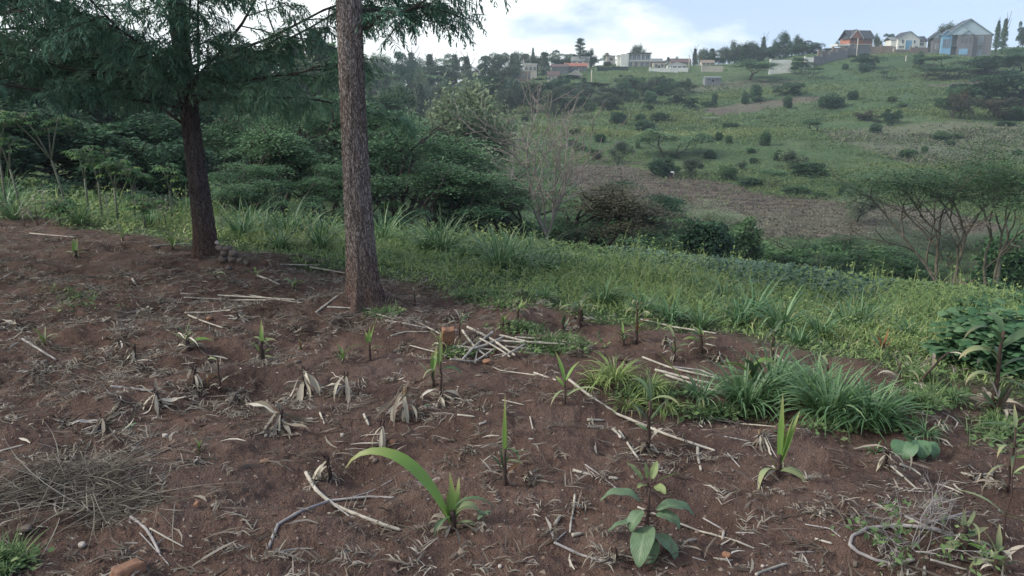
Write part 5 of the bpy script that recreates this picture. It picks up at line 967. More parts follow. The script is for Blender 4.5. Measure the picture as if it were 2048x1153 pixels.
for a in [([(1138, 762), (1180, 795), (1235, 830), (1330, 872), (1430, 905)], 8, 'longest fallen stalk, running from the grass patch down to the right'), ([(1068, 749), (1112, 764)], 6, 'short stalk just left of the upper end of the longest stalk'),
          ([(612, 948), (632, 985), (668, 1012), (730, 1040), (802, 1064)], 11, 'thick pale stalk crossing over the bent stalk in the front'), ([(537, 1100), (556, 1052), (600, 1026), (660, 1003), (740, 996), (860, 1002)], 10, 'sharply bent grey stalk under the crossing stalk in the front', SG), ([(660, 1005), (700, 1035), (760, 1052), (800, 1064)], 5, 'thin split stalk beside the thick pale crossing stalk', SG),
          ([(690, 1000), (740, 985), (787, 960)], 4, 'thin stick pointing up right from the crossed stalks', SG),
          ([(1905, 1072), (1860, 1060), (1800, 1054), (1735, 1060), (1704, 1076), (1699, 1093), (1715, 1108), (1752, 1125), (1790, 1132)], 12, 'curved stalk bent into an open ring at the bottom right', SG), ([(1776, 1134), (1828, 1124)], 14, 'stubby white stalk end lying in the ring stalk'), ([(1808, 1034), (1860, 1060), (1903, 1075)], 8, 'straight stalk lying across the top of the ring stalk', SG),
          ([(1512, 1152), (1540, 1140), (1573, 1130)], 9, 'whitish stalk sticking in from the bottom edge'), ([(1860, 1122), (1895, 1132), (1935, 1143)], 8, 'knotty stalk piece at the bottom right beside the ring stalk'), ([(1856, 1048), (1900, 1038), (1940, 1026)], 9, 'stalk leaning on the brown cut maize stump', SG), ([(1848, 1153), (1849, 1136)], 11, 'white stalk end poking up from the bottom edge'),
          ([(632, 628), (655, 610), (676, 594)], 7, 'pale stalk slanting up beside the big trunk'), ([(362, 590), (450, 594), (590, 603)], 5, 'upper one of the two long parallel stalks between the trunks'), ([(368, 597), (470, 601), (560, 602)], 4, 'lower one of the two long parallel stalks between the trunks'), ([(500, 592), (570, 603), (605, 608)], 4, 'stalk overlapping the right end of the parallel stalks'), ([(370, 628), (410, 627), (462, 623)], 5, 'thin stalk lying just below the parallel stalks'),
          ([(376, 632), (410, 646), (446, 658)], 5, 'stalk slanting down right of the maize clump with dry skirt'), ([(515, 554), (540, 564), (560, 573)], 6, 'short stalk between the trunks near the wilted shoots'), ([(595, 603), (640, 592)], 4, 'thin stick just left of the slanting pale stalk'), ([(655, 616), (700, 618), (758, 620)], 5, 'stalk lying along the roots of the big trunk'), ([(735, 624), (790, 640)], 4, 'thin stalk sloping away from the big trunk'),
          ([(222, 776), (265, 780), (306, 785)], 9, 'dark-edged stalk propped level beside the wide stubble clump', SG), ([(0, 905), (48, 892)], 7, 'stalk piece at the left edge above the dry grass heap'), ([(45, 680), (80, 702), (112, 722)], 7, 'flat stalk below the small sprout at the far left', SG), ([(262, 1036), (292, 1060), (305, 1080), (320, 1110)], 9, 'bent grey stalk coming out of the dry grass heap', SG), ([(300, 1058), (335, 1078), (368, 1096)], 5, 'thin stalk forking right from the bent grey stalk'), ([(258, 1045), (300, 1090), (338, 1133)], 4, 'long thin stick below the bent grey stalk', SG),
          ([(1072, 752+0), (1000, 742), (985, 735)], 4, 'thin pale stick between the stalk pile and the longest stalk'), ([(772, 645), (810, 652), (868, 662)], 6, 'upper pale stalk left of the orange brick'), ([(782, 674), (810, 665), (858, 666)], 5, 'curved stalk left of the orange brick'), ([(822, 642), (850, 656), (880, 672)], 5, 'stalk crossing behind the curved stalk near the orange brick'), ([(818, 692), (870, 706), (930, 722)], 4, 'long thin stalk running under the close pair of sprouts'),
          ([(1310, 742), (1380, 760), (1450, 776)], 8, 'upper stalk of the bundle left of the lush grass clumps'), ([(1285, 716), (1340, 738), (1440, 760)], 6, 'long thin stalk at the back of the bundle near the lush clumps'), ([(1330, 752), (1400, 775), (1446, 790)], 8, 'lower stalk of the bundle left of the lush grass clumps'), ([(1345, 735), (1400, 742), (1470, 770)], 5, 'middle stalk of the bundle left of the lush grass clumps', SG), ([(1280, 642), (1350, 658), (1432, 671)], 5, 'stalk lying along the grass edge behind the scraggly maize'), ([(1410, 580+108), (1432, 694)], 4, 'bit of stalk beside the yellow-green maize clump'),
          ([(1326, 785), (1330, 805), (1334, 822)], 6, 'short stalk standing off the sprawling grass patch'), ([(1370, 835), (1480, 850), (1600, 862)], 4, 'thin stalk under the lush grass clumps'), ([(1395, 898), (1396, 920), (1402, 944)], 9, 'forked short stalk at the lower end of the longest stalk'), ([(1238, 866), (1258, 895), (1278, 925)], 7, 'stalk slanting beside the dark green maize plant'), ([(1226, 862), (1242, 880)], 10, 'thick short stalk above the slanting one beside the dark green maize'), ([(1175, 842), (1208, 843)], 8, 'short pale stalk piece left of the longest stalk'), ([(1176, 855), (1210, 853)], 4, 'thinner stick just below the short pale stalk piece'), ([(1455, 908), (1480, 936)], 4, 'small stick right of the lower end of the longest stalk', SG),
          ([(1146, 943), (1184, 953)], 9, 'pale stalk piece left of three little stalk bits, front centre'), ([(1170, 930), (1200, 952), (1234, 980)], 4, 'thin stick crossing the little stalk bits, front centre', SG), ([(1204, 947), (1209, 957)], 10, 'tiny stalk bit standing on end, front centre'), ([(1217, 958), (1236, 960)], 10, 'tiny white stalk bit lying flat, front centre'), ([(1150, 992), (1147, 1020), (1142, 1045), (1140, 1068)], 7, 'upright crooked stalk left of the broad-leaved seedling'), ([(1110, 1052), (1121, 1034)], 12, 'stubby white stalk piece tilted left of the broad-leaved seedling'), ([(1144, 1074), (1165, 1070)], 12, 'stubby white stalk piece lying beside the crooked stalk'), ([(1108, 1087), (1160, 1112), (1225, 1130)], 8, 'grey stalk running under the broad-leaved seedling', SG), ([(1110, 1086), (1132, 1066)], 5, 'short stick joining the crooked stalk', SG),
          ([(1275, 1016), (1330, 1040), (1400, 1062), (1470, 1085), (1544, 1112)], 6, 'long tan stalk passing behind the broad-leaved seedling'), ([(1363, 1088), (1393, 1081)], 8, 'white stalk piece right of the broad-leaved seedling'), ([(1406, 1038), (1445, 1060)], 5, 'thin stick above the long tan stalk', SG), ([(1445, 1080), (1448, 1064)], 9, 'tiny upright stalk end beside the long tan stalk'), ([(1472, 1068), (1510, 1070)], 5, 'small green-grey stick right of the long tan stalk', SG), ([(1384, 1116), (1412, 1124)], 4, 'small thin stick at the bottom right of the seedling', SG), ([(1448, 1108), (1465, 1138)], 4, 'small stick near the bottom pointing down', SG), ([(1610, 1051), (1660, 1060), (1692, 1085)], 4, 'thin brown stick under the curled pale leaf', SG), ([(1630, 1080), (1664, 1090)], 7, 'knobbly pale stalk piece left of the ring stalk'), ([(1590, 1108), (1630, 1106)], 5, 'small stick left of the ring stalk near the bottom', SG),
          ([(1780, 934), (1808, 958), (1835, 982)], 7, 'straight stalk sloping down from the purplish stubble'), ([(1800, 932), (1826, 942), (1842, 954)], 8, 'shorter stalk beside the straight one from the purplish stubble'), ([(1805, 982), (1864, 986)], 4, 'thin stick crossing below the straight stalk', SG), ([(1448, 850+25), (1500, 884)], 4, 'thin dark stick left of the spiky stubble', SG), ([(1725, 1015), (1785, 1005)], 4, 'thin stick on the slope above the ring stalk', SG),
          ([(640, 828), (649, 850)], 6, 'small pale stalk piece right of the broad fanned stubble'), ([(728, 832), (738, 854)], 8, 'white stalk piece left of the big brown stubble'), ([(915, 832), (950, 836)], 6, 'stalk piece at the right end of the big brown stubble'), ([(958, 852), (972, 848)], 8, 'tiny stalk bit right of the big brown stubble', SG), ([(1005, 796+6), (1050, 812)], 4, 'thin pale stick left of the thin maize sprout'), ([(1060, 835), (1066, 862)], 4, 'thin stick below the thin maize sprout'), ([(0, 560), (30, 545)], 4, 'thin stalk at the far left on the rise'), ([(265, 560), (272, 572)], 6, 'tiny pale stalk bit on the left rise'), ([(60, 470), (150, 478)], 4, 'thin stalk at the foot of the grass on the left'), ([(620, 560-24), (690, 548)], 5, 'pale stalk at the grass edge just left of the big trunk'), ([(560, 530), (640, 532)], 4, 'stalk along the grass edge between the trunks'), ([(300, 500), (380, 495)], 5, 'stalk at the grass edge left of the dark trunk'), ([(940, 590), (1010, 596)], 4, 'stalk at the grass edge right of the big trunk'),
          ([(1820, 835-70), (1900, 790), (1985, 812)], 6, 'stalk sloping toward the foot of the tall maize'), ([(1960, 790), (2020, 806)], 5, 'short stalk behind the foot of the tall maize'), ([(1340, 690), (1352, 680)], 4, 'tiny stalk piece near the scraggly maize')]:
    stalk(a[0], a[1]*.72, a[2], *(a[3:]))
PG = 'stalks heaped in the pile'
for i_, (pp, w, lab) in enumerate([([(925, 668), (950, 705), (975, 722)], 7, 'stalk of the pile slanting steeply down right at its left end'), ([(935, 664), (985, 690), (1030, 722)], 7, 'longest diagonal stalk across the pile'), ([(985, 672), (950, 700), (925, 728)], 7, 'pile stalk slanting down left from the top'), ([(930, 712), (975, 700), (1010, 682)], 7, 'pale stalk lying across the middle of the pile'), ([(900, 722), (950, 728), (990, 700)], 6, 'pile stalk along the lower left edge'), ([(985, 686), (1040, 690), (1100, 690)], 7, 'upper long stalk sticking out of the right of the pile'), ([(1000, 678), (1060, 694), (1130, 696)], 6, 'second long stalk sticking out of the right of the pile'), ([(1005, 724), (1030, 712), (1050, 698)], 6, 'pile stalk slanting up at the lower right'), ([(950, 730), (955, 700), (962, 684)], 5, 'short steep stalk in the middle of the pile'), ([(890, 718), (920, 700), (932, 690)], 5, 'pile stalk at the left beside the orange brick'), ([(1010, 700), (1060, 706), (1095, 700)], 5, 'low stalk under the right end of the pile'), ([(960, 690), (1000, 712), (1020, 728)], 5, 'thin stalk under the diagonal one'), ([(870, 692), (920, 700), (990, 706)], 5, 'stalk lying level through the base of the pile'), ([(1030, 680), (1100, 684), (1150, 692)], 5, 'thin stalk reaching farthest right from the pile')]):
    stalk(pp, w*.75, lab, lift=.008*(i_ % 4)+.004, group=PG)

# ------------------------------------------------------------------ stones, bricks
def stone(px, py, wpx, hpx, label, mat='stone', name='stone', seed=1, grp='stones', sink=.15, lift=0, squ=.0, dist=0):
    p = hitn(px, py); s = scale_at(p); r = wpx/s/2; mb = MB(); rock(mb, (0, 0, 0), r, 1, .8, hpx/wpx, seed, 14, 9, .5, rng.random()*3); o = mb.build(name, M[mat]); o.location = p+np.array([0, dist, r*hpx/wpx*(1-sink)+lift/s]); tag(o, label, 'brick' if 'brick' in name else 'stone', grp); return o
for i_, (px, py, w, h, lf, lab) in enumerate([(447, 525, 20, 14, 0, 'bottom left stone of the pile beside the dark trunk'), (465, 525, 20, 13, 0, 'bottom middle stone of the pile beside the dark trunk'), (480, 526, 16, 11, 0, 'bottom right stone of the pile beside the dark trunk'), (450, 524, 20, 13, 12, 'second-layer left stone of the pile beside the dark trunk'), (468, 524, 22, 13, 12, 'second-layer right stone of the pile, widest of them'), (442, 523, 16, 12, 22, 'upper left stone of the pile leaning on the dark trunk'), (457, 523, 18, 11, 22, 'black top stone of the pile beside the dark trunk'), (437, 522, 8, 8, 33, 'small white stone on top of the pile'), (458, 540, 12, 9, 0, 'loose stone in front of the pile'), (493, 530, 9, 7, 0, 'small stone at the right foot of the pile')]):
    stone(px, py, w, h, lab, 'pebble' if 'white' in lab else 'stone', seed=i_+3, grp='stones piled beside the dark trunk', lift=lf)
for i_, (px, py, w, h, m, lab) in enumerate([(395, 1012, 15, 11, 'brickstone', 'small orange stone on the soil at the front left'), (786, 888, 16, 10, 'brickstone', 'orange stone beside the lone thin brown stub'), (531, 924, 20, 6, 'brickstone', 'flat yellow-orange stone left of the crossed stalks'), (331, 874, 13, 8, 'pebble', 'pale stone at the left near the seedling'), (532, 874, 6, 6, 'pebble', 'white pebble below the broad fanned stubble'), (685, 874, 8, 8, 'pebble', 'white pebble left of the lone brown stub'), (751, 925, 12, 9, 'stone', 'reddish stone under the arching maize leaf'), (793, 924, 7, 5, 'stone', 'small reddish stone right of the arching leaf tip'), (710, 1131, 11, 8, 'pebble', 'round pale pebble at the bottom left of centre'), (1000, 1135, 10, 6, 'pebble', 'pale pebble at the bottom centre'), (1453, 1115, 18, 12, 'brickstone', 'flat tan stone right of the broad-leaved seedling'), (1753, 1078, 12, 10, 'pebble', 'white stone inside the ring stalk'), (1710, 1132, 12, 10, 'stone', 'brown stone below the ring stalk'), (54, 1062, 26, 12, 'stone', 'grey stone under the dry grass heap'), (165, 1095, 16, 12, 'pebble', 'pale stone at the lower edge of the dry grass heap'), (975, 727, 22, 8, 'brickstone', 'flat sandy stone at the front of the stalk pile'), (90, 727, 16, 7, 'stone', 'flat stone at the left'), (1738, 1003, 6, 4, 'pebble', 'white pebble above the ring stalk'), (860, 1118, 6, 4, 'pebble', 'small pebble below the largest sprout'), (1525, 1135, 8, 6, 'pebble', 'small pebble near the bottom white stalk'), (420, 640, 14, 8, 'brickstone', 'sandy stone below the parallel stalks'), (100, 612, 12, 7, 'stone', 'small stone on the left rise'), (595, 726, 12, 6, 'stone', 'flat stone left of the small yellowish sprout')]):
    stone(px, py, w, h, lab, m, seed=i_+20)
def brick(px, py, sx, sy, sz, rot, label, tilt=0):
    p = hitn(px, py); bm_ = MB(); box(bm_, -sx/2, sx/2, -sy/2, sy/2, -sz/2, sz/2); o = bm_.build('broken_brick', M['brickstone'], smooth=False); o.location = p+np.array([0, 0, sz*.28]); o.rotation_euler = (tilt, R(6), R(rot))
    m = o.modifiers.new('bevel', 'BEVEL'); m.width = .012; m.segments = 3; sb = o.modifiers.new('sub', 'SUBSURF'); sb.subdivision_type = 'SIMPLE'; sb.levels = sb.render_levels = 3
    tx = bpy.data.textures.new('wear', 'CLOUDS'); tx.noise_scale = .06; d = o.modifiers.new('wear', 'DISPLACE'); d.texture = tx; d.strength = .02; tag(o, label, 'brick', 'broken bricks')
brick(258, 1150, .10, .052, .05, 58, 'orange brick lying at the bottom left edge'); brick(895, 690, .085, .06, .15, 20, 'reddish-orange brick standing beside the stalk pile', .25)

# ------------------------------------------------------------------ dry grass heap
def heap():
    p = hitn(170, 1010); s = scale_at(p); mb = MB(); n = 1250
    cx = np.array([[-.10, .08, .0], [.08, 0, .02], [.17, -.06, 0], [-.22, .0, 0], [.0, .12, 0]])*1.1; k = rng.integers(0, 5, n)
    x = cx[k, 0]+rng.normal(size=n)*.08; y = cx[k, 1]+rng.normal(size=n)*.055
    z = H(p[0]+x, p[1]+y)-p[2]+.005+.07*rng.random(n)*np.exp(-(x/.25)**2-(y/.17)**2)
    blades(mb, np.stack([x, y, z], 1), np.where(rng.random(n) < .25, .5+rng.normal(size=n)*.5, rng.random(n)*6.28), rng.uniform(.04, .24, n), rng.uniform(.0018, .0035, n), rng.uniform(-.1, .55, n), rng.uniform(.0, 1.1, n), seg=5, roll=rng.normal(size=n), curl=rng.normal(size=n)*.8, rnd=rng.random(n)*.85)
    n = 60; a = rng.random(n)*6.28
    blades(mb, np.stack([rng.normal(size=n)*.15, rng.normal(size=n)*.1, np.full(n, .04)], 1), a, rng.uniform(.3, .6, n), .004, rng.uniform(.0, .5, n), rng.uniform(.1, .5, n), seg=6, rnd=rng.random(n), curl=rng.normal(size=n)*.4)
    V = np.concatenate(mb.v); gz_ = H(p[0]+V[:, 0], p[1]+V[:, 1])-p[2]+.003; V[:, 2] = np.maximum(V[:, 2], gz_); mb.v = [V]
    o = mb.build('dry_grass_heap', M['straw2']); o.location = p; tag(o, 'tangled heap of grey dry grass at the bottom left', 'grass heap')
M['straw2'] = leafmat('grey_dry_grass', [(0, (.05, .043, .036)), (.5, (.11, .098, .08)), (1, (.27, .25, .21))], objvar=0, trans=0, rough=.85)
heap()

# ------------------------------------------------------------------ broad-leaved plants in front
def broadleaf(parent, P, az, L_, w, e0, dr, mat='seedling', roll=0.0, wavy=.05):
    mb = MB(); n = 14; t = np.linspace(0, 1, n); ang = e0-dr*t**1.3; hx = np.concatenate([[0], np.cumsum(np.cos((ang[1:]+ang[:-1])/2)*L_/(n-1))]); hz = np.concatenate([[0], np.cumsum(np.sin((ang[1:]+ang[:-1])/2)*L_/(n-1))])
    wp = np.sin(math.pi*np.clip(t**.8, 0, 1))**.8*w/2; m = 9; u = np.linspace(-1, 1, m)
    V = np.zeros((n, m, 3)); nx, nz_ = -np.sin(ang), np.cos(ang)
    for j_, uu in enumerate(u):
        lat = uu*wp; up = abs(uu)*wp*.30+wavy*L_*np.sin(t*16+uu*3)*abs(uu)*.35+.012*L_*np.cos(t*40)*(abs(uu) < .9)
        lx = lat*math.cos(roll); up = up+lat*math.sin(roll)
        V[:, j_, 0] = hx+nx*up; V[:, j_, 1] = lx; V[:, j_, 2] = hz+nz_*up
    c, s = math.cos(az), math.sin(az); X = V[..., 0]*c-V[..., 1]*s; Y = V[..., 0]*s+V[..., 1]*c; V = np.stack([X, Y, V[..., 2]], -1)+np.asarray(P)
    i = np.arange(n-1)[:, None]*m; j = np.arange(m-1)[None]; q = np.stack([i+j, i+j+1, i+m+j+1, i+m+j], -1).reshape(-1, 4)
    cc = np.zeros((n, m, 3)); cc[..., 0] = rng.random(); cc[..., 1] = t[:, None]; cc[..., 2] = (u[None]+1)/2
    mb.add(V.reshape(-1, 3), q, None, cc.reshape(-1, 3)); return mb.build('leaf', M[mat], parent)
def vein(name, base, veinc):
    m, t = mat_new(name); a = attr(t); mid = nd(t, 'ShaderNodeMath', operation='SUBTRACT'); t.links.new(a[2], mid.inputs[0]); mid.inputs[1].default_value = .5; ab = nd(t, 'ShaderNodeMath', operation='ABSOLUTE'); t.links.new(mid.outputs[0], ab.inputs[0])
    ml = nd(t, 'ShaderNodeMath', operation='MULTIPLY_ADD'); t.links.new(ab.outputs[0], ml.inputs[0]); ml.inputs[1].default_value = -45; t90 = nd(t, 'ShaderNodeMath', operation='MULTIPLY'); t.links.new(a[1], t90.inputs[0]); t90.inputs[1].default_value = 60; t.links.new(t90.outputs[0], ml.inputs[2])
    sn = nd(t, 'ShaderNodeMath', operation='SINE'); t.links.new(ml.outputs[0], sn.inputs[0]); c = ramp(t, noise(t, 30, 4, .6, objco(t)), [(.3, tuple(x*.8 for x in base)), (.7, tuple(x*1.15 for x in base))])
    c = mixc(t, ramp(t, sn.outputs[0], [(.86, (0, 0, 0)), (1, (.5, .5, .5))]), c, veinc); c = mixc(t, ramp(t, ab.outputs[0], [(.0, (.8, .8, .8)), (.06, (0, 0, 0))]), c, veinc)
    finish(t, c, .5, .22, .35, sn.outputs[0], .15, .003); return m
M['seedling'] = vein('seedling_leaf', (.105, .165, .095), (.17, .23, .13)); M['seedling_young'] = vein('young_seedling_leaf', (.17, .22, .085), (.25, .29, .14)); M['gourd'] = vein('gourd_leaf', (.085, .165, .085), (.14, .22, .13))
def seedling():
    p = hitn(1290, 1100); s = scale_at(p); e = empty('broad_leaved_seedling', p); h = 165/s; mb = MB(); tube(mb, [[0, 0, -.01], [.004, 0, h*.35], [.006, .0, h*.7], [.008, 0, h*.86]], np.array([8, 7, 5, 4])/s/2, 8); mb.build('stem', M['stub'], e)
    for fz, az, L_, w, e0, dr, m in [(.60, 172, 92, 30, 38, 95, 'seedling'), (.50, -2, 88, 28, 30, 90, 'seedling'), (.34, 250, 95, 52, -5, 70, 'seedling'), (.36, 190, 72, 26, 5, 40, 'seedling'), (.52, 215, 52, 34, -20, 70, 'seedling'), (.45, -20, 62, 26, 15, 95, 'seedling'), (.22, -48, 75, 34, 0, 70, 'seedling'), (.2, 265, 60, 42, -25, 50, 'seedling'),
                                (.86, 150, 48, 14, 50, 20, 'seedling_young'), (.86, 10, 50, 18, 25, 20, 'seedling_young'), (.86, 60, 40, 16, 55, 20, 'seedling_young'), (.84, 300, 36, 18, 20, 50, 'seedling_young'), (.84, 230, 34, 16, 40, 60, 'seedling_young'), (.86, 100, 34, 13, 70, 20, 'seedling_young')]:
        az_ = R(az); P = np.array([.006, 0, h*fz]); q_ = P+np.array([math.cos(az_), math.sin(az_), .35])*14/s
        mb = MB(); tube(mb, [P, q_], [2.2/s, 1.8/s], 5); mb.build('leaf_stalk', M['stub'], e); broadleaf(e, q_, az_, L_/s, w/s, R(e0), R(dr), m, roll=rng.normal()*.25)
    tag(e, 'broad-leaved seedling with big oval leaves on a red-brown stem, bottom centre-right', 'plant')
seedling()
def gourd():
    p = hitn(1828, 912); s = scale_at(p); e = empty('round_leaved_plant', p)
    for dx, hh, az, L_, w in [(-18, 30, 235, 46, 56), (16, 28, 300, 40, 42), (2, 34, 270, 46, 40), (0, 38, 80, 30, 40)]:
        mb = MB(); tube(mb, [[0, 0, -.01], [dx*.4/s, 0, hh*.7/s], [dx/s, 0, hh/s]], 2.4/s, 5); mb.build('leaf_stalk', M['stem_green'], e); broadleaf(e, [dx/s, 0, hh/s], R(az), L_/s, w*.9/s, R(-5), R(100), 'gourd')
    tag(e, 'small plant with three round drooping green leaves below the lush grass clumps', 'plant')
gourd()
def small_leafy(px, py, sz, label, n=6, mat='gourd'):
    p = hitn(px, py); s = scale_at(p); e = empty('small_seedling', p); mb = MB(); tube(mb, [[0, 0, -.01], [0, 0, sz*.6/s]], 1.6/s, 5); mb.build('stem', M['stem_green'], e)
    for j_ in range(n): broadleaf(e, [0, 0, sz*.55/s], j_*2.4+rng.random(), sz*.6/s, sz*.33/s, rng.uniform(.1, .8), .9, mat)
    tag(e, label, 'seedling', 'small broad-leaved seedlings')
small_leafy(262, 868, 26, 'tiny seedling with two round dark leaves, left', 3); small_leafy(967, 1045, 30, 'small blue-green seedling right of the largest sprout', 7, 'seedling'); small_leafy(905, 705, 16, 'tiny green seedling at the left of the stalk pile', 6); small_leafy(1345, 800, 20, 'tiny leafy seedling at the edge of the sprawling grass patch', 6); small_leafy(1415, 812, 16, 'tiny round-leaved seedling under the lush clumps', 5); small_leafy(855, 820, 14, 'tiny seedling right of the big brown stubble', 5)
def dryweed():
    p = hitn(1822, 1098); s = scale_at(p); e = empty('dry_branching_weed', p); rg = np.random.default_rng(3); mb = MB(); tw = []
    def g_(pt, d, L_, r, lev):
        d2 = unit(d+rg.normal(size=3)*.15); q_ = pt+d2*L_; m_ = (pt+q_)/2+rg.normal(size=3)*L_*.06; tube(mb, [pt, m_, q_], [r, r*.85, r*.7], 4, cap=False); tw.append(q_)
        if lev: 
            for _ in range(rg.integers(2, 4)): g_(q_ if rg.random() < .7 else m_, unit(d2+rg.normal(size=3)*.55), L_*rg.uniform(.55, .85), r*.65, lev-1)
    for a in range(7): g_(np.array([0, 0, -.01]), unit([rg.normal()*.45, rg.normal()*.4, 1]), 60/s, 1.7/s, 4)
    mb.build('stems', M['stalk_grey'], e); mb = MB(); q_ = np.array(tw); q_ = q_[q_[:, 2] < 75/s]; k = rg.integers(0, len(q_), 260); cards(mb, q_[k]+rg.normal(size=(260, 3))*.012, .03, .35, .3); mb.build('leaves', M['weed'], e)
    tag(e, 'spindly half-dry branching weed growing inside the ring stalk', 'weed')
dryweed()
def bushyweed(px, py, wpx, hpx, label, n=2600, sz=.07, seed=1):
    p = hit(px, py); s = scale_at(p); e = empty('bushy_weed', p); w = wpx/s; h = hpx/s; rg = np.random.default_rng(seed)
    segs, tips = skeleton(h*.9, 7, .9, 1, .012, (3, 4), .8, .6, 1, .05, .2, (20, 50), seed); mb = MB()
    for pts, r, lev in segs: tube(mb, pts, r, 4, cap=False)
    mb.build('stems', M['stem_green'], e); mb = MB(); nc_ = 26; ca = rg.random(nc_)*6.28; cr_ = w/2*rg.random(nc_)**.6; ch = h*rg.uniform(.35, 1.1, nc_)*(1-.45*(cr_/(w/2))**2); k = rg.integers(0, nc_, n); z = rg.random(n)**.8; a = rg.random(n)*6.28; rad = w*.13*(.4+.6*rg.random(n))*(.5+z)
    P = np.stack([cr_[k]*np.cos(ca[k])*(.75+.25*z)+rad*np.cos(a), cr_[k]*np.sin(ca[k])*.7+rad*np.sin(a), .02+ch[k]*z], 1)
    # heart-like leaves: two faces folded on the midrib, held nearly level
    az = a+rg.normal(size=n)*.8; L_ = sz*rg.uniform(.6, 1.3, n); blades(mb, P, az, L_, L_*.85, rg.uniform(-.1, .5, n), rg.uniform(.3, 1.0, n), seg=3, prof='leaf', roll=rg.normal(size=n)*.3, rnd=rg.random(n)*.7+.3*z, fold=-.25)
    mb.build('leaves', M['vine'], e); tag(e, label, 'bush', 'broad-leaved bushy weeds')
bushyweed(1985, 735, 200, 125, 'big bushy broad-leaved weed at the right edge behind the tall maize', 2300, .065, 2); bushyweed(1935, 650, 110, 55, 'smaller bushy weed on the left rear of the big one', 1300, .05, 4); bushyweed(2040, 645, 90, 60, 'bushy weed at the right edge below the acacias', 1200, .05, 5); bushyweed(1985, 600, 60, 45, 'pale-tipped bushy weed standing on the dark terrace', 500, .10, 6)

# ------------------------------------------------------------------ cassava on the left
def cassava(px, py, hpx, tops, label, lean=0, bare=False):
    p = hitn(px, py); s = scale_at(p); e = empty('cassava_plant', p); h = hpx/s; mb = MB(); tp = []
    fork = np.array([lean*.6/s, 0, h*.58]); tube(mb, [[0, 0, -.02], [lean*.25/s, 0, h*.28], fork], np.array([4.2, 3.6, 3.2])/s/1.7, 7)
    for dx, dz, dy in tops:
        q_ = np.array([(lean+dx)/s, dy, h*dz]); m_ = (fork+q_)/2+[0, 0, .04]; tube(mb, [fork, m_, q_], np.array([2.8, 2.3, 1.7])/s/1.7, 6); tp.append(q_)
    mp_ = mb; mb = MB()
    for q_ in tp:
        for m in range(11):
            a = m*2.4+rng.random(); el = rng.uniform(-.1, .9); L_ = rng.uniform(.10, .2); c = q_+np.array([math.cos(a)*math.cos(el), math.sin(a)*math.cos(el), math.sin(el)])*L_-[0, 0, rng.random()*.12]
            tube(mp_, [q_-[0, 0, rng.random()*.1], (q_+c)/2+[0, 0, .02], c], .0035, 4, cap=False); k = 7; az = a+np.linspace(-1.9, 1.9, k)+rng.normal(size=k)*.1
            blades(mb, np.tile(c, (k, 1)), az, .13*rng.uniform(.8, 1.1)*(1-.35*np.abs(np.linspace(-1, 1, k))), .03, rng.uniform(-.25, .25), rng.uniform(.5, 1.2), seg=4, prof='leaf', fold=.25, rnd=rng.random())
    mp_.build('stem', M['stem_green'], e); mb.build('leaves', M['cassava'], e); tag(e, label, 'cassava plant', 'cassava plants at the left')
cassava(138, 432, 190, [(-50, .98, 0), (8, .9, .1), (-20, 1.05, -.15), (30, 1.0, .1)], 'tallest forked cassava with a leaning grey stem at the left', -35)
cassava(205, 440, 130, [(-12, .95, 0), (14, 1.0, .1), (0, 1.08, -.1)], 'cassava with bright palmate leaves right of the forked one'); cassava(236, 445, 118, [(-10, .95, 0), (12, 1.0, 0), (20, .85, .1)], 'middle cassava of the close group of slender stems'); cassava(178, 430, 125, [(-8, 1.0, 0), (10, .92, 0)], 'slender cassava directly beside the forked stem')
cassava(270, 435, 95, [(-6, 1, 0), (14, .9, 0)], 'shorter cassava at the right of the close group'); cassava(290, 455, 50, [(-16, 1, 0), (12, .9, 0), (0, 1.1, 0)], 'low bushy cassava in front of the dark thicket'); cassava(345, 440, 100, [(-8, 1, 0), (12, .95, 0)], 'yellowish cassava half way between the group and the dark trunk')
cassava(15, 430, 190, [(-15, 1, 0), (20, .95, 0), (0, 1.05, .1)], 'cassava at the very left edge'); cassava(45, 432, 160, [(-10, 1, 0), (14, .9, 0)], 'cassava just inside the left edge', -20); cassava(120, 452, 45, [(-12, 1, 0), (12, .9, 0), (0, 1.1, 0)], 'short leafy cassava at the edge of the soil on the left')
TW = ('tan dried weed spike in the grass at the left', 'dry weed', 'tan dried weeds')
for px, py, h in [(60, 450, 50), (75, 452, 60), (95, 448, 50), (110, 440, 45), (48, 455, 40), (130, 440, 40), (215, 440, 50), (320, 450, 50), (335, 455, 60), (445, 470, 40), (455, 450, 40), (90, 440, 62), (10, 440, 40)]:
    p = hitn(px, py); s = scale_at(p); mb = MB(); tube(mb, [[0, 0, -.02], [rng.normal()*.02, 0, h*.5/s], [rng.normal()*.04, 0, h/s]], [.006, .005, .003], 5)
    n = 22; z = rng.uniform(.35, 1, n)*h/s; blades(mb, np.stack([rng.normal(size=n)*.01, rng.normal(size=n)*.01, z], 1), rng.random(n)*6.28, rng.uniform(.04, .16, n), .014, rng.uniform(.0, 1.2, n), rng.uniform(.5, 2.2, n), seg=4, prof='ragged', crinkle=.5)
    o = mb.build('dried_weed', M['straw']); o.location = p; later('tw', o, px, *TW)

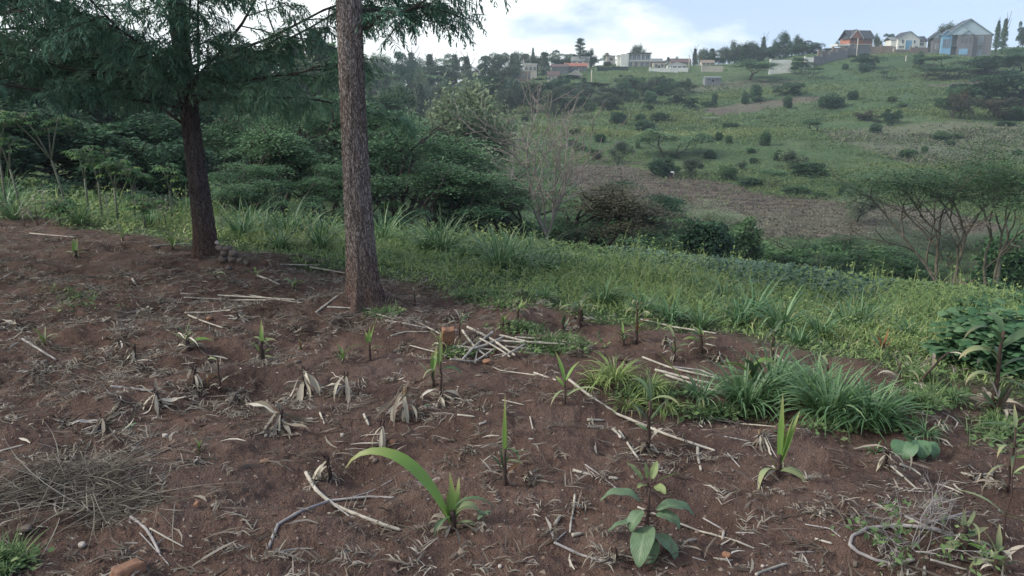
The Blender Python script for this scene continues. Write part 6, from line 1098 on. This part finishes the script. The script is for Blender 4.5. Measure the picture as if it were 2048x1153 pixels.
# ------------------------------------------------------------------ houses on the far hill
def house(px, pbase, Y, wpx, hpx, name='house'):
    """an Empty at the foot of the front wall; returns (empty, metres per photo pixel)"""
    p = at(px, pbase, Y); s = scale_at(p); e = empty(name, p); return e, 1/s
def hb(e, nm, mat, u, *b):
    mb = MB(); box(mb, b[0]*u, b[1]*u, b[2]*u, b[3]*u, b[4]*u, b[5]*u); return mb.build(nm, M[mat], e, smooth=False)
def win(e, u, x, z, w, h, y=0, fr='white', nm='window', side=None):
    """a framed window set 6 cm proud of the wall at depth y (pixel units), mullion in the middle"""
    mb = MB(); d = .12/u
    if side is None:
        for b in ((x-w/2, x+w/2, z-.35, z), (x-w/2, x+w/2, z+h, z+h+.35), (x-w/2-.35, x-w/2, z-.35, z+h+.35), (x+w/2, x+w/2+.35, z-.35, z+h+.35), (x-.12, x+.12, z, z+h)): box(mb, b[0]*u, b[1]*u, (y-d)*u, (y-.002)*u, b[2]*u, b[3]*u)
        f = mb.build(nm, M[fr], e, smooth=False); g_ = MB(); box(g_, (x-w/2)*u, (x+w/2)*u, (y-d*.5)*u, (y-.003)*u, z*u, (z+h)*u); g_.build('pane', M['glass'], f, smooth=False)
    else:
        for b in ((x-w/2, x+w/2, z-.35, z), (x-w/2, x+w/2, z+h, z+h+.35), (x-w/2-.35, x-w/2, z-.35, z+h+.35), (x+w/2, x+w/2+.35, z-.35, z+h+.35)): box(mb, *( (side-d)*u, (side-.002)*u ) if side < 0 else ((side+.002)*u, (side+d)*u), b[0]*u, b[1]*u, b[2]*u, b[3]*u)
        f = mb.build(nm, M[fr], e, smooth=False); g_ = MB(); box(g_, *( (side-d*.5)*u, (side-.003)*u ) if side < 0 else ((side+.003)*u, (side+d*.5)*u), (x-w/2)*u, (x+w/2)*u, z*u, (z+h)*u); g_.build('pane', M['glass'], f, smooth=False)
def gable(e, u, x0, x1, y0, y1, z0, rise, over=1.2, th=.7, mat='tile_dark', gmat='white', axis='y', trim=None, wall=True):
    """pitched roof; axis = direction of the ridge"""
    def bx_(lst, q, nm, m):
        mb = MB(); mb.add(np.array(lst)*u, q, None, (.5, .5, .5)); return mb.build(nm, M[m], e, smooth=False)
    if axis == 'y': a0, a1, b0, b1 = x0, x1, y0, y1; f = lambda a, b, z: (a, b, z)
    else: a0, a1, b0, b1 = y0, y1, x0, x1; f = lambda a, b, z: (b, a, z)
    mid = (a0+a1)/2; k = rise/((a1-a0)/2); zo = z0-over*k; V = []
    for A_, sg in ((a0-over, 1), (a1+over, -1)):
        V += [f(A_, b0-over, zo), f(mid, b0-over, z0+rise), f(mid, b1+over, z0+rise), f(A_, b1+over, zo), f(A_, b0-over, zo+th), f(mid, b0-over, z0+rise+th), f(mid, b1+over, z0+rise+th), f(A_, b1+over, zo+th)]
    Q = []
    for o_ in (0, 8): Q += [(o_+a, o_+b, o_+c, o_+d) for a, b, c, d in ((0, 1, 2, 3), (4, 7, 6, 5), (0, 4, 5, 1), (2, 6, 7, 3), (0, 3, 7, 4))]
    r = bx_(V, Q, 'roof', mat)
    if wall:
        for bb, dd in ((b0, .25), (b1, -.25)):
            V = [f(a0+.05, bb+.02*dd, z0-.02), f(a1-.05, bb+.02*dd, z0-.02), f(mid, bb+.02*dd, z0+rise-.05), f(a0+.05, bb+dd, z0-.02), f(a1-.05, bb+dd, z0-.02), f(mid, bb+dd, z0+rise-.05)]
            mb = MB(); mb.add(np.array(V)*u, [(0, 1, 4, 3), (1, 2, 5, 4), (2, 0, 3, 5)], [(0, 1, 2), (3, 5, 4)], (.5, .5, .5)); mb.build('gable_wall', M[gmat], e, smooth=False)
    if trim:
        for A_, B_ in ((a0-over, mid), (a1+over, mid)):
            V = [f(A_, b0-over-.35, zo-.4), f(B_, b0-over-.35, z0+rise-.4), f(B_, b0-over-.35, z0+rise+th+.1), f(A_, b0-over-.35, zo+th+.1), f(A_, b0-over-.02, zo-.4), f(B_, b0-over-.02, z0+rise-.4), f(B_, b0-over-.02, z0+rise+th+.1), f(A_, b0-over-.02, zo+th+.1)]
            bx_(V, [(0, 1, 2, 3), (4, 7, 6, 5), (0, 4, 5, 1), (3, 2, 6, 7)], 'bargeboard', trim)
    return r
DN = -14   # walls carry on below the visible foot into the slope
# blue-panelled grey house at the top right
e, u = house(1925, 110, 232, 112, 66); e.rotation_euler = (0, 0, R(-14))
hb(e, 'wall', 'greywall', u, -36, 50, 0, 60, DN, 38); hb(e, 'wing', 'greywall', u, -55, -36.1, 8, 50, DN, 34); hb(e, 'bay', 'bluepaint', u, -43, -24, -7, -.1, DN, 38); hb(e, 'bay', 'greywall', u, -14, 14, -9, -.1, DN, 38)
gable(e, u, -36, 50, 0, 60, 38, 30, 3, 1, 'tile_dark', 'gablepaint', 'y', 'gablepaint'); gable(e, u, -34, 14, -9, 20, 38.1, 20, 2, 1, 'tile_dark', 'gablepaint', 'y', 'gablepaint'); gable(e, u, -44, -23, -7, 10, 38.2, 9, 2, 1, 'tile_dark', 'bluepaint', 'y', 'gablepaint'); gable(e, u, -8, 14, -9.6, 5, 38.3, 8, 1.5, .8, 'tile_dark', 'gablepaint', 'y', 'gablepaint')
gable(e, u, -58, -30, 8, 50, 34, 12, 2, 1, 'tile_dark', 'gablepaint', 'y')
for x in (-7, 0, 7): win(e, u, x, 24, 2.2, 7, -9, 'greywall')
win(e, u, 30, 19, 8, 15, 0, 'gablepaint'); win(e, u, 30, -2, 8, 10, 0, 'gablepaint'); win(e, u, -33, 2+12, 14, 16, -7, 'bluepaint'); win(e, u, -46, 12, 5, 10, 8, 'white')
hb(e, 'door', 'bluepaint', u, -42, -25, -7.6, -7.05, 0, 10); hb(e, 'garage_door', 'bluepaint', u, -10, 6, -9.6, -9.05, 0, 11); hb(e, 'porch_slab', 'greywall', u, -22, -15, -9, -.1, 16, 18); hb(e, 'finial', 'metal', u, -10.4, -9.8, -9, -8.4, 58, 66)
tag(e, 'large grey house with blue panels and steep gables at the top right', 'house')
# white gabled house
e, u = house(1820, 99, 236, 72, 36)
hb(e, 'wall', 'white', u, -26, 18, 0, 40, DN, 20); hb(e, 'wing', 'white', u, -36, -26.1, 6, 36, DN, 18); hb(e, 'wing', 'white', u, 18.1, 36, 8, 40, DN, 16)
gable(e, u, -24, 18, 0, 40, 20, 14, 2, .8, 'tile_dark', 'white', 'y', 'gablepaint'); gable(e, u, 16, 37, 8, 40, 16, 10, 1.5, .8, 'tile_dark', 'white', 'x', wall=False); gable(e, u, -38, -25, 6, 36, 18, 6, 1, .7, 'tile_grey', 'white', 'x', wall=False)
hb(e, 'door', 'bluepaint', u, -10, 2, -.5, -.02, 0, 17); win(e, u, 7, 12, 3.5, 5, 0, 'bluepaint'); 
for x, z, w in ((-29, 2, 5), (-20, 3, 6), (-14, 3, 3), (12, 2, 6)): win(e, u, x, z, w, 3.5, 0 if x > -26 else 6, 'cream')
win(e, u, -16, 12, 2.5, 6, 0, 'greywall'); win(e, u, 26, 8, 8, 5, 8, 'cream')
for x in (-12, 4): hb(e, 'column', 'white', u, x-.5, x+.5, -2.6, -1.6, 0, 19)
hb(e, 'chimney', 'white', u, 8, 10, 14, 16, 22, 34.5); tag(e, 'white house with a broad gable and tall blue door near the top right', 'house')
# unfinished brick house
e, u = house(1712, 108, 240, 62, 36); e.rotation_euler = (0, 0, R(10))
hb(e, 'lower_wall', 'greywall', u, -14, 30, 0, 30, DN, 12); hb(e, 'upper_wall', 'redbrick', u, -14, 30, .4, 30, 12.1, 22); hb(e, 'floor_slab', 'cream', u, -15, 31, -.8, 30.6, 11.4, 12.6)
gable(e, u, -15, 31, -1, 30, 22, 13, 2.4, .9, 'tile_dark', 'redbrick', 'x', wall=False); gable(e, u, -15, 8, -2.5, 20, 22.1, 13, 1.6, .9, 'tile_dark', 'redbrick', 'y', 'white')
hb(e, 'terrace', 'white', u, -38, -14.1, -3, 22, DN, 2); hb(e, 'terrace_roof', 'white', u, -38, -14.2, -3, 22, 9, 11.5); hb(e, 'parapet', 'white', u, -38, -14.2, -3.6, -3.05, 2, 4.4)
for x in (-36, -26, -16): hb(e, 'column', 'cream', u, x-.6, x+.6, -2.8, -1.6, 2.05, 8.95)
for x, z in ((-9, 14), (-1, 14), (-9, 3), (-1, 3), (8, 3), (14, 14), (21, 14), (27, 14)): win(e, u, x, z, 3, 4.6, 0, 'redbrick' if z > 10 else 'cream')
e.scale = (1.14, 1.14, 1.18); e.location.z += 0.6; tag(e, 'unfinished red brick house with a dark roof on the ridge', 'house')
# white modern mansion
e, u = house(1272, 135, 224, 62, 30)
hb(e, 'lower_wall', 'cream', u, -16, 29, 0, 30, DN, 12); hb(e, 'upper_wall', 'white', u, -16, 29, 2, 30, 12.1, 26); hb(e, 'wing', 'white', u, -31, -16.1, -4, 26, DN, 25.5); hb(e, 'wing', 'white', u, -37, -31.1, 4, 20, DN, 22)
hb(e, 'roof', 'tile_brown', u, -17.5, 11, -3, 31, 26.1, 27.4); hb(e, 'roof', 'tile_brown', u, 11.1, 31, -3, 31, 26.8, 28.2); hb(e, 'roof', 'tile_grey', u, -38, -30.5, 2, 21, 22.1, 23.2); hb(e, 'balcony', 'white', u, -16, 30, -3, -.1, 11.4, 13)
for x, w in ((-12, 6), (-3.5, 8), (5, 6.5), (14, 6), (23, 8)): win(e, u, x, 14.4, w, 10, 2, 'white')
for x, w in ((-11, 6), (0, 6), (12, 7), (22, 7)): win(e, u, x, 2, w, 7.5, 0, 'cream')
for x in (-15.5, 29.3): hb(e, 'column', 'white', u, x-.4, x+.4, -2.8, -2, 13.05, 26.05)
mb = MB(); 
for k in range(24): box(mb, (-15.6+k*1.95)*u, (-15.35+k*1.95)*u, -2.7*u, -2.5*u, 13.05*u, 15.6*u)
box(mb, -15.6*u, 29.6*u, -2.75*u, -2.45*u, 15.65*u, 16*u); mb.build('railing', M['metal'], e, smooth=False)
tag(e, 'white modern flat-roofed mansion with big upstairs windows on the ridge', 'house')
e, u = house(1220, 124, 232, 20, 12); hb(e, 'wall', 'cream', u, -7, 10, 0, 14, DN, 11); hb(e, 'roof', 'tile_brown', u, -8, 11, -1, 15, 11.05, 12); hb(e, 'water_tank', 'brownwall', u, -8, -2, 8, 13, 12.05, 18); win(e, u, 2, 3, 6, 4, 0, 'tile_grey'); tag(e, 'small cream flat-roofed house with a roof tank left of the mansion', 'house')
def simple(px, pb, Y, w, h, wall, roof, label, rise=5, flat=False, axis='x', rot=0, wins=3, ch=False):
    e, u = house(px, pb, Y, w, h); e.rotation_euler = (0, 0, R(rot)); hh = h if flat else h-rise; hb(e, 'wall', wall, u, -w/2, w/2, 0, w*.6, DN, hh)
    if flat: hb(e, 'roof', roof, u, -w/2-.8, w/2+.8, -.8, w*.6+.8, hh+.05, hh+1.6)
    else: gable(e, u, -w/2, w/2, 0, w*.6, hh, rise, 1.1, .6, roof, wall, axis, 'white' if axis == 'y' else None)
    for k in range(wins): win(e, u, -w/2+w*(k+.5)/wins, hh*.35, w*.16+.4, hh*.35, 0, 'tile_grey')
    hb(e, 'door', 'darkopen', u, -w*.06, w*.06, -.3, -.02, 0, hh*.55) if wins < 3 else None
    if ch: hb(e, 'chimney', wall, u, w*.25, w*.25+1.6, w*.2, w*.2+1.6, hh, h+3)
    tag(e, label, 'house'); return e
simple(1318, 138, 222, 24, 12, 'cream', 'tile_brown', 'small cream house with a scalloped front between the mansion and the bungalow', flat=True, wins=2)
simple(1354, 139, 220, 38, 13, 'white', 'tile_brown', 'white gabled bungalow right of the mansion', 5, wins=4, axis='y')
simple(1362, 130, 232, 40, 12, 'brownwall', 'tile_brown', 'brown-roofed house behind the white bungalow', 7, wins=3)
simple(1416, 131, 236, 26, 10, 'cream', 'brownwall', 'low cream-roofed house half hidden by skyline trees', 5)
simple(1426, 164, 190, 32, 10, 'tile_grey', 'tile_grey', 'long low grey-green shed on the slope below the cream wall', 2, wins=2)
simple(1061, 146, 215, 26, 16, 'cream', 'white', 'pale flat-roofed house at the left end of the hillside houses', flat=True); simple(1047, 162, 208, 28, 18, 'brownwall', 'cream', 'small pale house half sunk in trees just below the flat-roofed one', flat=True)
simple(1107, 163, 200, 24, 19, 'cream', 'tile_brown', 'cream house with a mauve-brown gabled roof among the trees', 8); simple(1109, 170, 190, 9, 14, 'white', 'tile_grey', 'tiny white gabled hut in front of the mauve-roofed house', 4, axis='y', wins=1)
simple(1151, 160, 204, 24, 18, 'cream', 'tile_grey', 'grey gabled cottage with a chimney among the trees', 7, axis='y', ch=True, wins=2); simple(1152, 139, 214, 44, 12, 'greywall', 'tile_red', 'long house with a bright red roof', 6, wins=4); simple(1160, 129, 226, 36, 15, 'cream', 'tile_grey', 'grey-roofed house behind the red-roofed one under the conifer', 8, rot=-10); simple(1120, 140, 212, 34, 11, 'greywall', 'tile_brown', 'low brown-roofed house left of the red-roofed one', 5)
simple(1310, 132, 230, 30, 14, 'cream', 'tile_grey', 'arched grey house just right of the mansion', 6)
def wallrun(pts, h, mat, label, name='boundary_wall', cat='wall', Y=None, th=.25, cap=True):
    """wall through (px, py foot, Y) points, stepped with the ground"""
    e = empty(name, at(pts[0][0], pts[0][1], pts[0][2])); o0 = np.array(e.location); n = len(pts)-1
    for (a, b, ya), (c, d, yb) in zip(pts[:-1], pts[1:]):
        A_, B_ = at(a, b, ya)-o0, at(c, d, yb)-o0; dv = unit([B_[0]-A_[0], B_[1]-A_[1], 0]); nn = np.array([-dv[1], dv[0], 0])*th/2; hh = h/scale_at(at(a, b, ya)); zt = max(A_[2], B_[2])+hh; V = []
        for z in (min(A_[2], B_[2])-3, zt):
            for q_, sg in ((A_, 1), (B_, 1), (B_, -1), (A_, -1)): V.append([q_[0]+nn[0]*sg, q_[1]+nn[1]*sg, z])
        mb = MB(); mb.add(V, [(0, 1, 2, 3), (4, 7, 6, 5), (0, 4, 5, 1), (1, 5, 6, 2), (2, 6, 7, 3), (3, 7, 4, 0)], None, (.5, .5, .5)); mb.build('wall_panel', M[mat], e, smooth=False)
        mb = MB(); c0 = A_; box(mb, c0[0]-.22, c0[0]+.22, c0[1]-.22, c0[1]+.22, min(A_[2], B_[2])-3, zt+.25); mb.build('pillar', M[mat], e, smooth=False)
    tag(e, label, cat)
wallrun([(1540, 141, 208), (1582, 138, 208)], 17, 'white', 'bright white boundary wall left of the small flat acacia', th=.3); wallrun([(1609, 136, 212), (1626, 132, 212)], 16, 'white', 'short bright white wall section right of the small flat acacia')
wallrun([(1626, 134, 214), (1642, 129, 215), (1658, 125, 216), (1674, 121, 217), (1692, 117, 218), (1710, 113, 219), (1740, 109, 220)], 15, 'greywall', 'grey stone boundary wall stepping up the slope to the brick house')
wallrun([(1740, 110, 222), (1762, 110, 222), (1784, 109, 222)], 16, 'brownwall', 'brown block wall between the brick house and the white house'); wallrun([(1788, 112, 224), (1820, 108, 225), (1856, 104, 226)], 8, 'brownwall', 'low brown wall below the white house')
wallrun([(1404, 143, 214), (1446, 138, 214)], 5, 'cream', 'low cream boundary wall above the bright green patch'); wallrun([(1300, 141, 214), (1340, 142, 214), (1376, 140, 214)], 4, 'white', 'low white wall in front of the bungalow'); wallrun([(1196, 143, 212), (1226, 143, 212), (1256, 142, 212)], 8, 'greenpaint', 'dark green sheet fence in front of the mansion', cat='fence', name='sheet_fence')
wallrun([(1636, 118, 222), (1665, 108, 226), (1690, 102, 228)], 5, 'brownwall', 'brown inner wall climbing behind the stepped grey wall')
def pole(px, pb, h, Y, label, tank=False):
    p = at(px, pb, Y); u = 1/scale_at(p); e = empty('water_tower' if tank else 'utility_pole', p)
    if not tank:
        mb = MB(); tube(mb, [[0, 0, -3], [0, 0, h*u]], .11, 8); mb.build('post', M['cream'], e); hb(e, 'crossarm', 'branch', u, -2, 2, -.2, .2, h-2.2, h-1.8)
    else:
        for x in (-2.4, 2.4):
            for y in (-2.4, 2.4): mb = MB(); tube(mb, [[x*u, y*u, -3], [x*.8*u, y*.8*u, (h-6)*u]], .07, 6); mb.build('leg', M['metal'], e)
        hb(e, 'platform', 'metal', u, -3.2, 3.2, -3.2, 3.2, h-6, h-5.4); mb = MB(); tube(mb, [[0, 0, (h-5.35)*u], [0, 0, (h-4.8)*u], [0, 0, (h-1)*u], [0, 0, h*u]], np.array([2.5, 2.6, 2.6, 1.0])*u, 14); mb.build('tank', M['darkopen'], e)
    tag(e, label, 'water tower' if tank else 'pole')
pole(1336, 130, 15, 234, 'black water tank on a small steel tower behind the bungalow', True); pole(1713, 112, 34, 218, 'utility pole in front of the brick house'); pole(1811, 126, 14, 205, 'short post on the slope below the white house'); pole(1183, 163, 22, 196, 'thin pole below the red-roofed house'); pole(1378, 131, 20, 220, 'utility pole right of the bungalow')
p = hit(1422, 247); s = scale_at(p); e = empty('field_shelter', p); u = 1/s
for x in (-13, 13):
    for y in (0, 10): hb(e, 'post', 'branch', u, x-.4, x+.4, y-.4, y+.4, -3, 10)
hb(e, 'roof', 'metal', u, -15, 15, -2, 12, 10, 10.8); tag(e, 'small open shelter with a flat metal roof on the far slope', 'shelter')

# ------------------------------------------------------------------ the person bending over in the ploughed field
def person():
    p = hit(1341, 360); e_l = 1.0; me = bpy.data.meshes.new('person'); 
    J = {'pelvis': (0, 0, .86), 'spine': (.16, -.02, 1.02), 'chest': (.36, -.03, 1.08), 'neck': (.50, -.03, 1.02), 'head': (.60, -.03, .95), 'headt': (.66, -.03, .86), 'hipL': (0, .10, .82), 'kneeL': (.06, .13, .46), 'ankL': (-.03, .14, .08), 'toeL': (.13, .15, .03), 'hipR': (0, -.10, .82), 'kneeR': (.10, -.13, .45), 'ankR': (.03, -.16, .08), 'toeR': (.19, -.17, .03),
         'shL': (.40, .17, 1.02), 'elL': (.47, .20, .74), 'wrL': (.56, .13, .50), 'haL': (.60, .10, .41), 'shR': (.40, -.20, 1.02), 'elR': (.50, -.24, .74), 'wrR': (.60, -.16, .50), 'haR': (.63, -.12, .41)}
    E = [('pelvis', 'spine'), ('spine', 'chest'), ('chest', 'neck'), ('neck', 'head'), ('head', 'headt'), ('pelvis', 'hipL'), ('hipL', 'kneeL'), ('kneeL', 'ankL'), ('ankL', 'toeL'), ('pelvis', 'hipR'), ('hipR', 'kneeR'), ('kneeR', 'ankR'), ('ankR', 'toeR'), ('chest', 'shL'), ('shL', 'elL'), ('elL', 'wrL'), ('wrL', 'haL'), ('chest', 'shR'), ('shR', 'elR'), ('elR', 'wrR'), ('wrR', 'haR')]
    rad = {'pelvis': .15, 'spine': .14, 'chest': .16, 'neck': .06, 'head': .10, 'headt': .08, 'hipL': .10, 'hipR': .10, 'kneeL': .065, 'kneeR': .065, 'ankL': .045, 'ankR': .045, 'toeL': .035, 'toeR': .035, 'shL': .065, 'shR': .065, 'elL': .045, 'elR': .045, 'wrL': .03, 'wrR': .03, 'haL': .035, 'haR': .035}
    def skin(nm, joints, grow_, mat, par=None):
        ks = [k for k in J if k in joints]; me = bpy.data.meshes.new(nm); me.from_pydata([J[k] for k in ks], [(ks.index(a), ks.index(b)) for a, b in E if a in ks and b in ks], []); o = bpy.data.objects.new(nm, me); C.objects.link(o)
        sk = o.modifiers.new('skin', 'SKIN'); o.modifiers.new('sub', 'SUBSURF').render_levels = 2; me.materials.append(M[mat])
        for i_, k in enumerate(ks): me.skin_vertices[0].data[i_].radius = (rad[k]*grow_,)*2; me.skin_vertices[0].data[i_].use_root = (i_ == 0)
        o.parent = par; return o
    e = skin('person', list(J), 1.0, 'skin'); e.location = p; e.rotation_euler = (0, 0, R(-25)); e.scale = (.78,)*3
    skin('shirt', ['pelvis', 'spine', 'chest', 'shL', 'elL', 'shR', 'elR'], 1.12, 'shirt', e); skin('trousers', ['pelvis', 'hipL', 'kneeL', 'hipR', 'kneeR'], 1.14, 'trouser', e)
    tag(e, 'person in a pale shirt bending over at the edge of the ploughed field', 'person')
person()

# ------------------------------------------------------------------ air
def haze():
    mb = MB(); box(mb, -420, 420, -30, 620, -70, 45); m, t = mat_new('haze_air'); out = nd(t, 'ShaderNodeOutputMaterial'); v = nd(t, 'ShaderNodeVolumePrincipled'); v.inputs['Color'].default_value = (.74, .90, 1.0, 1); v.inputs['Density'].default_value = .00055; v.inputs['Anisotropy'].default_value = .2
    t.links.new(v.outputs[0], out.inputs['Volume']); o = mb.build('haze', m, smooth=False); tag(o, kind='stuff')
haze()
flush_labels()
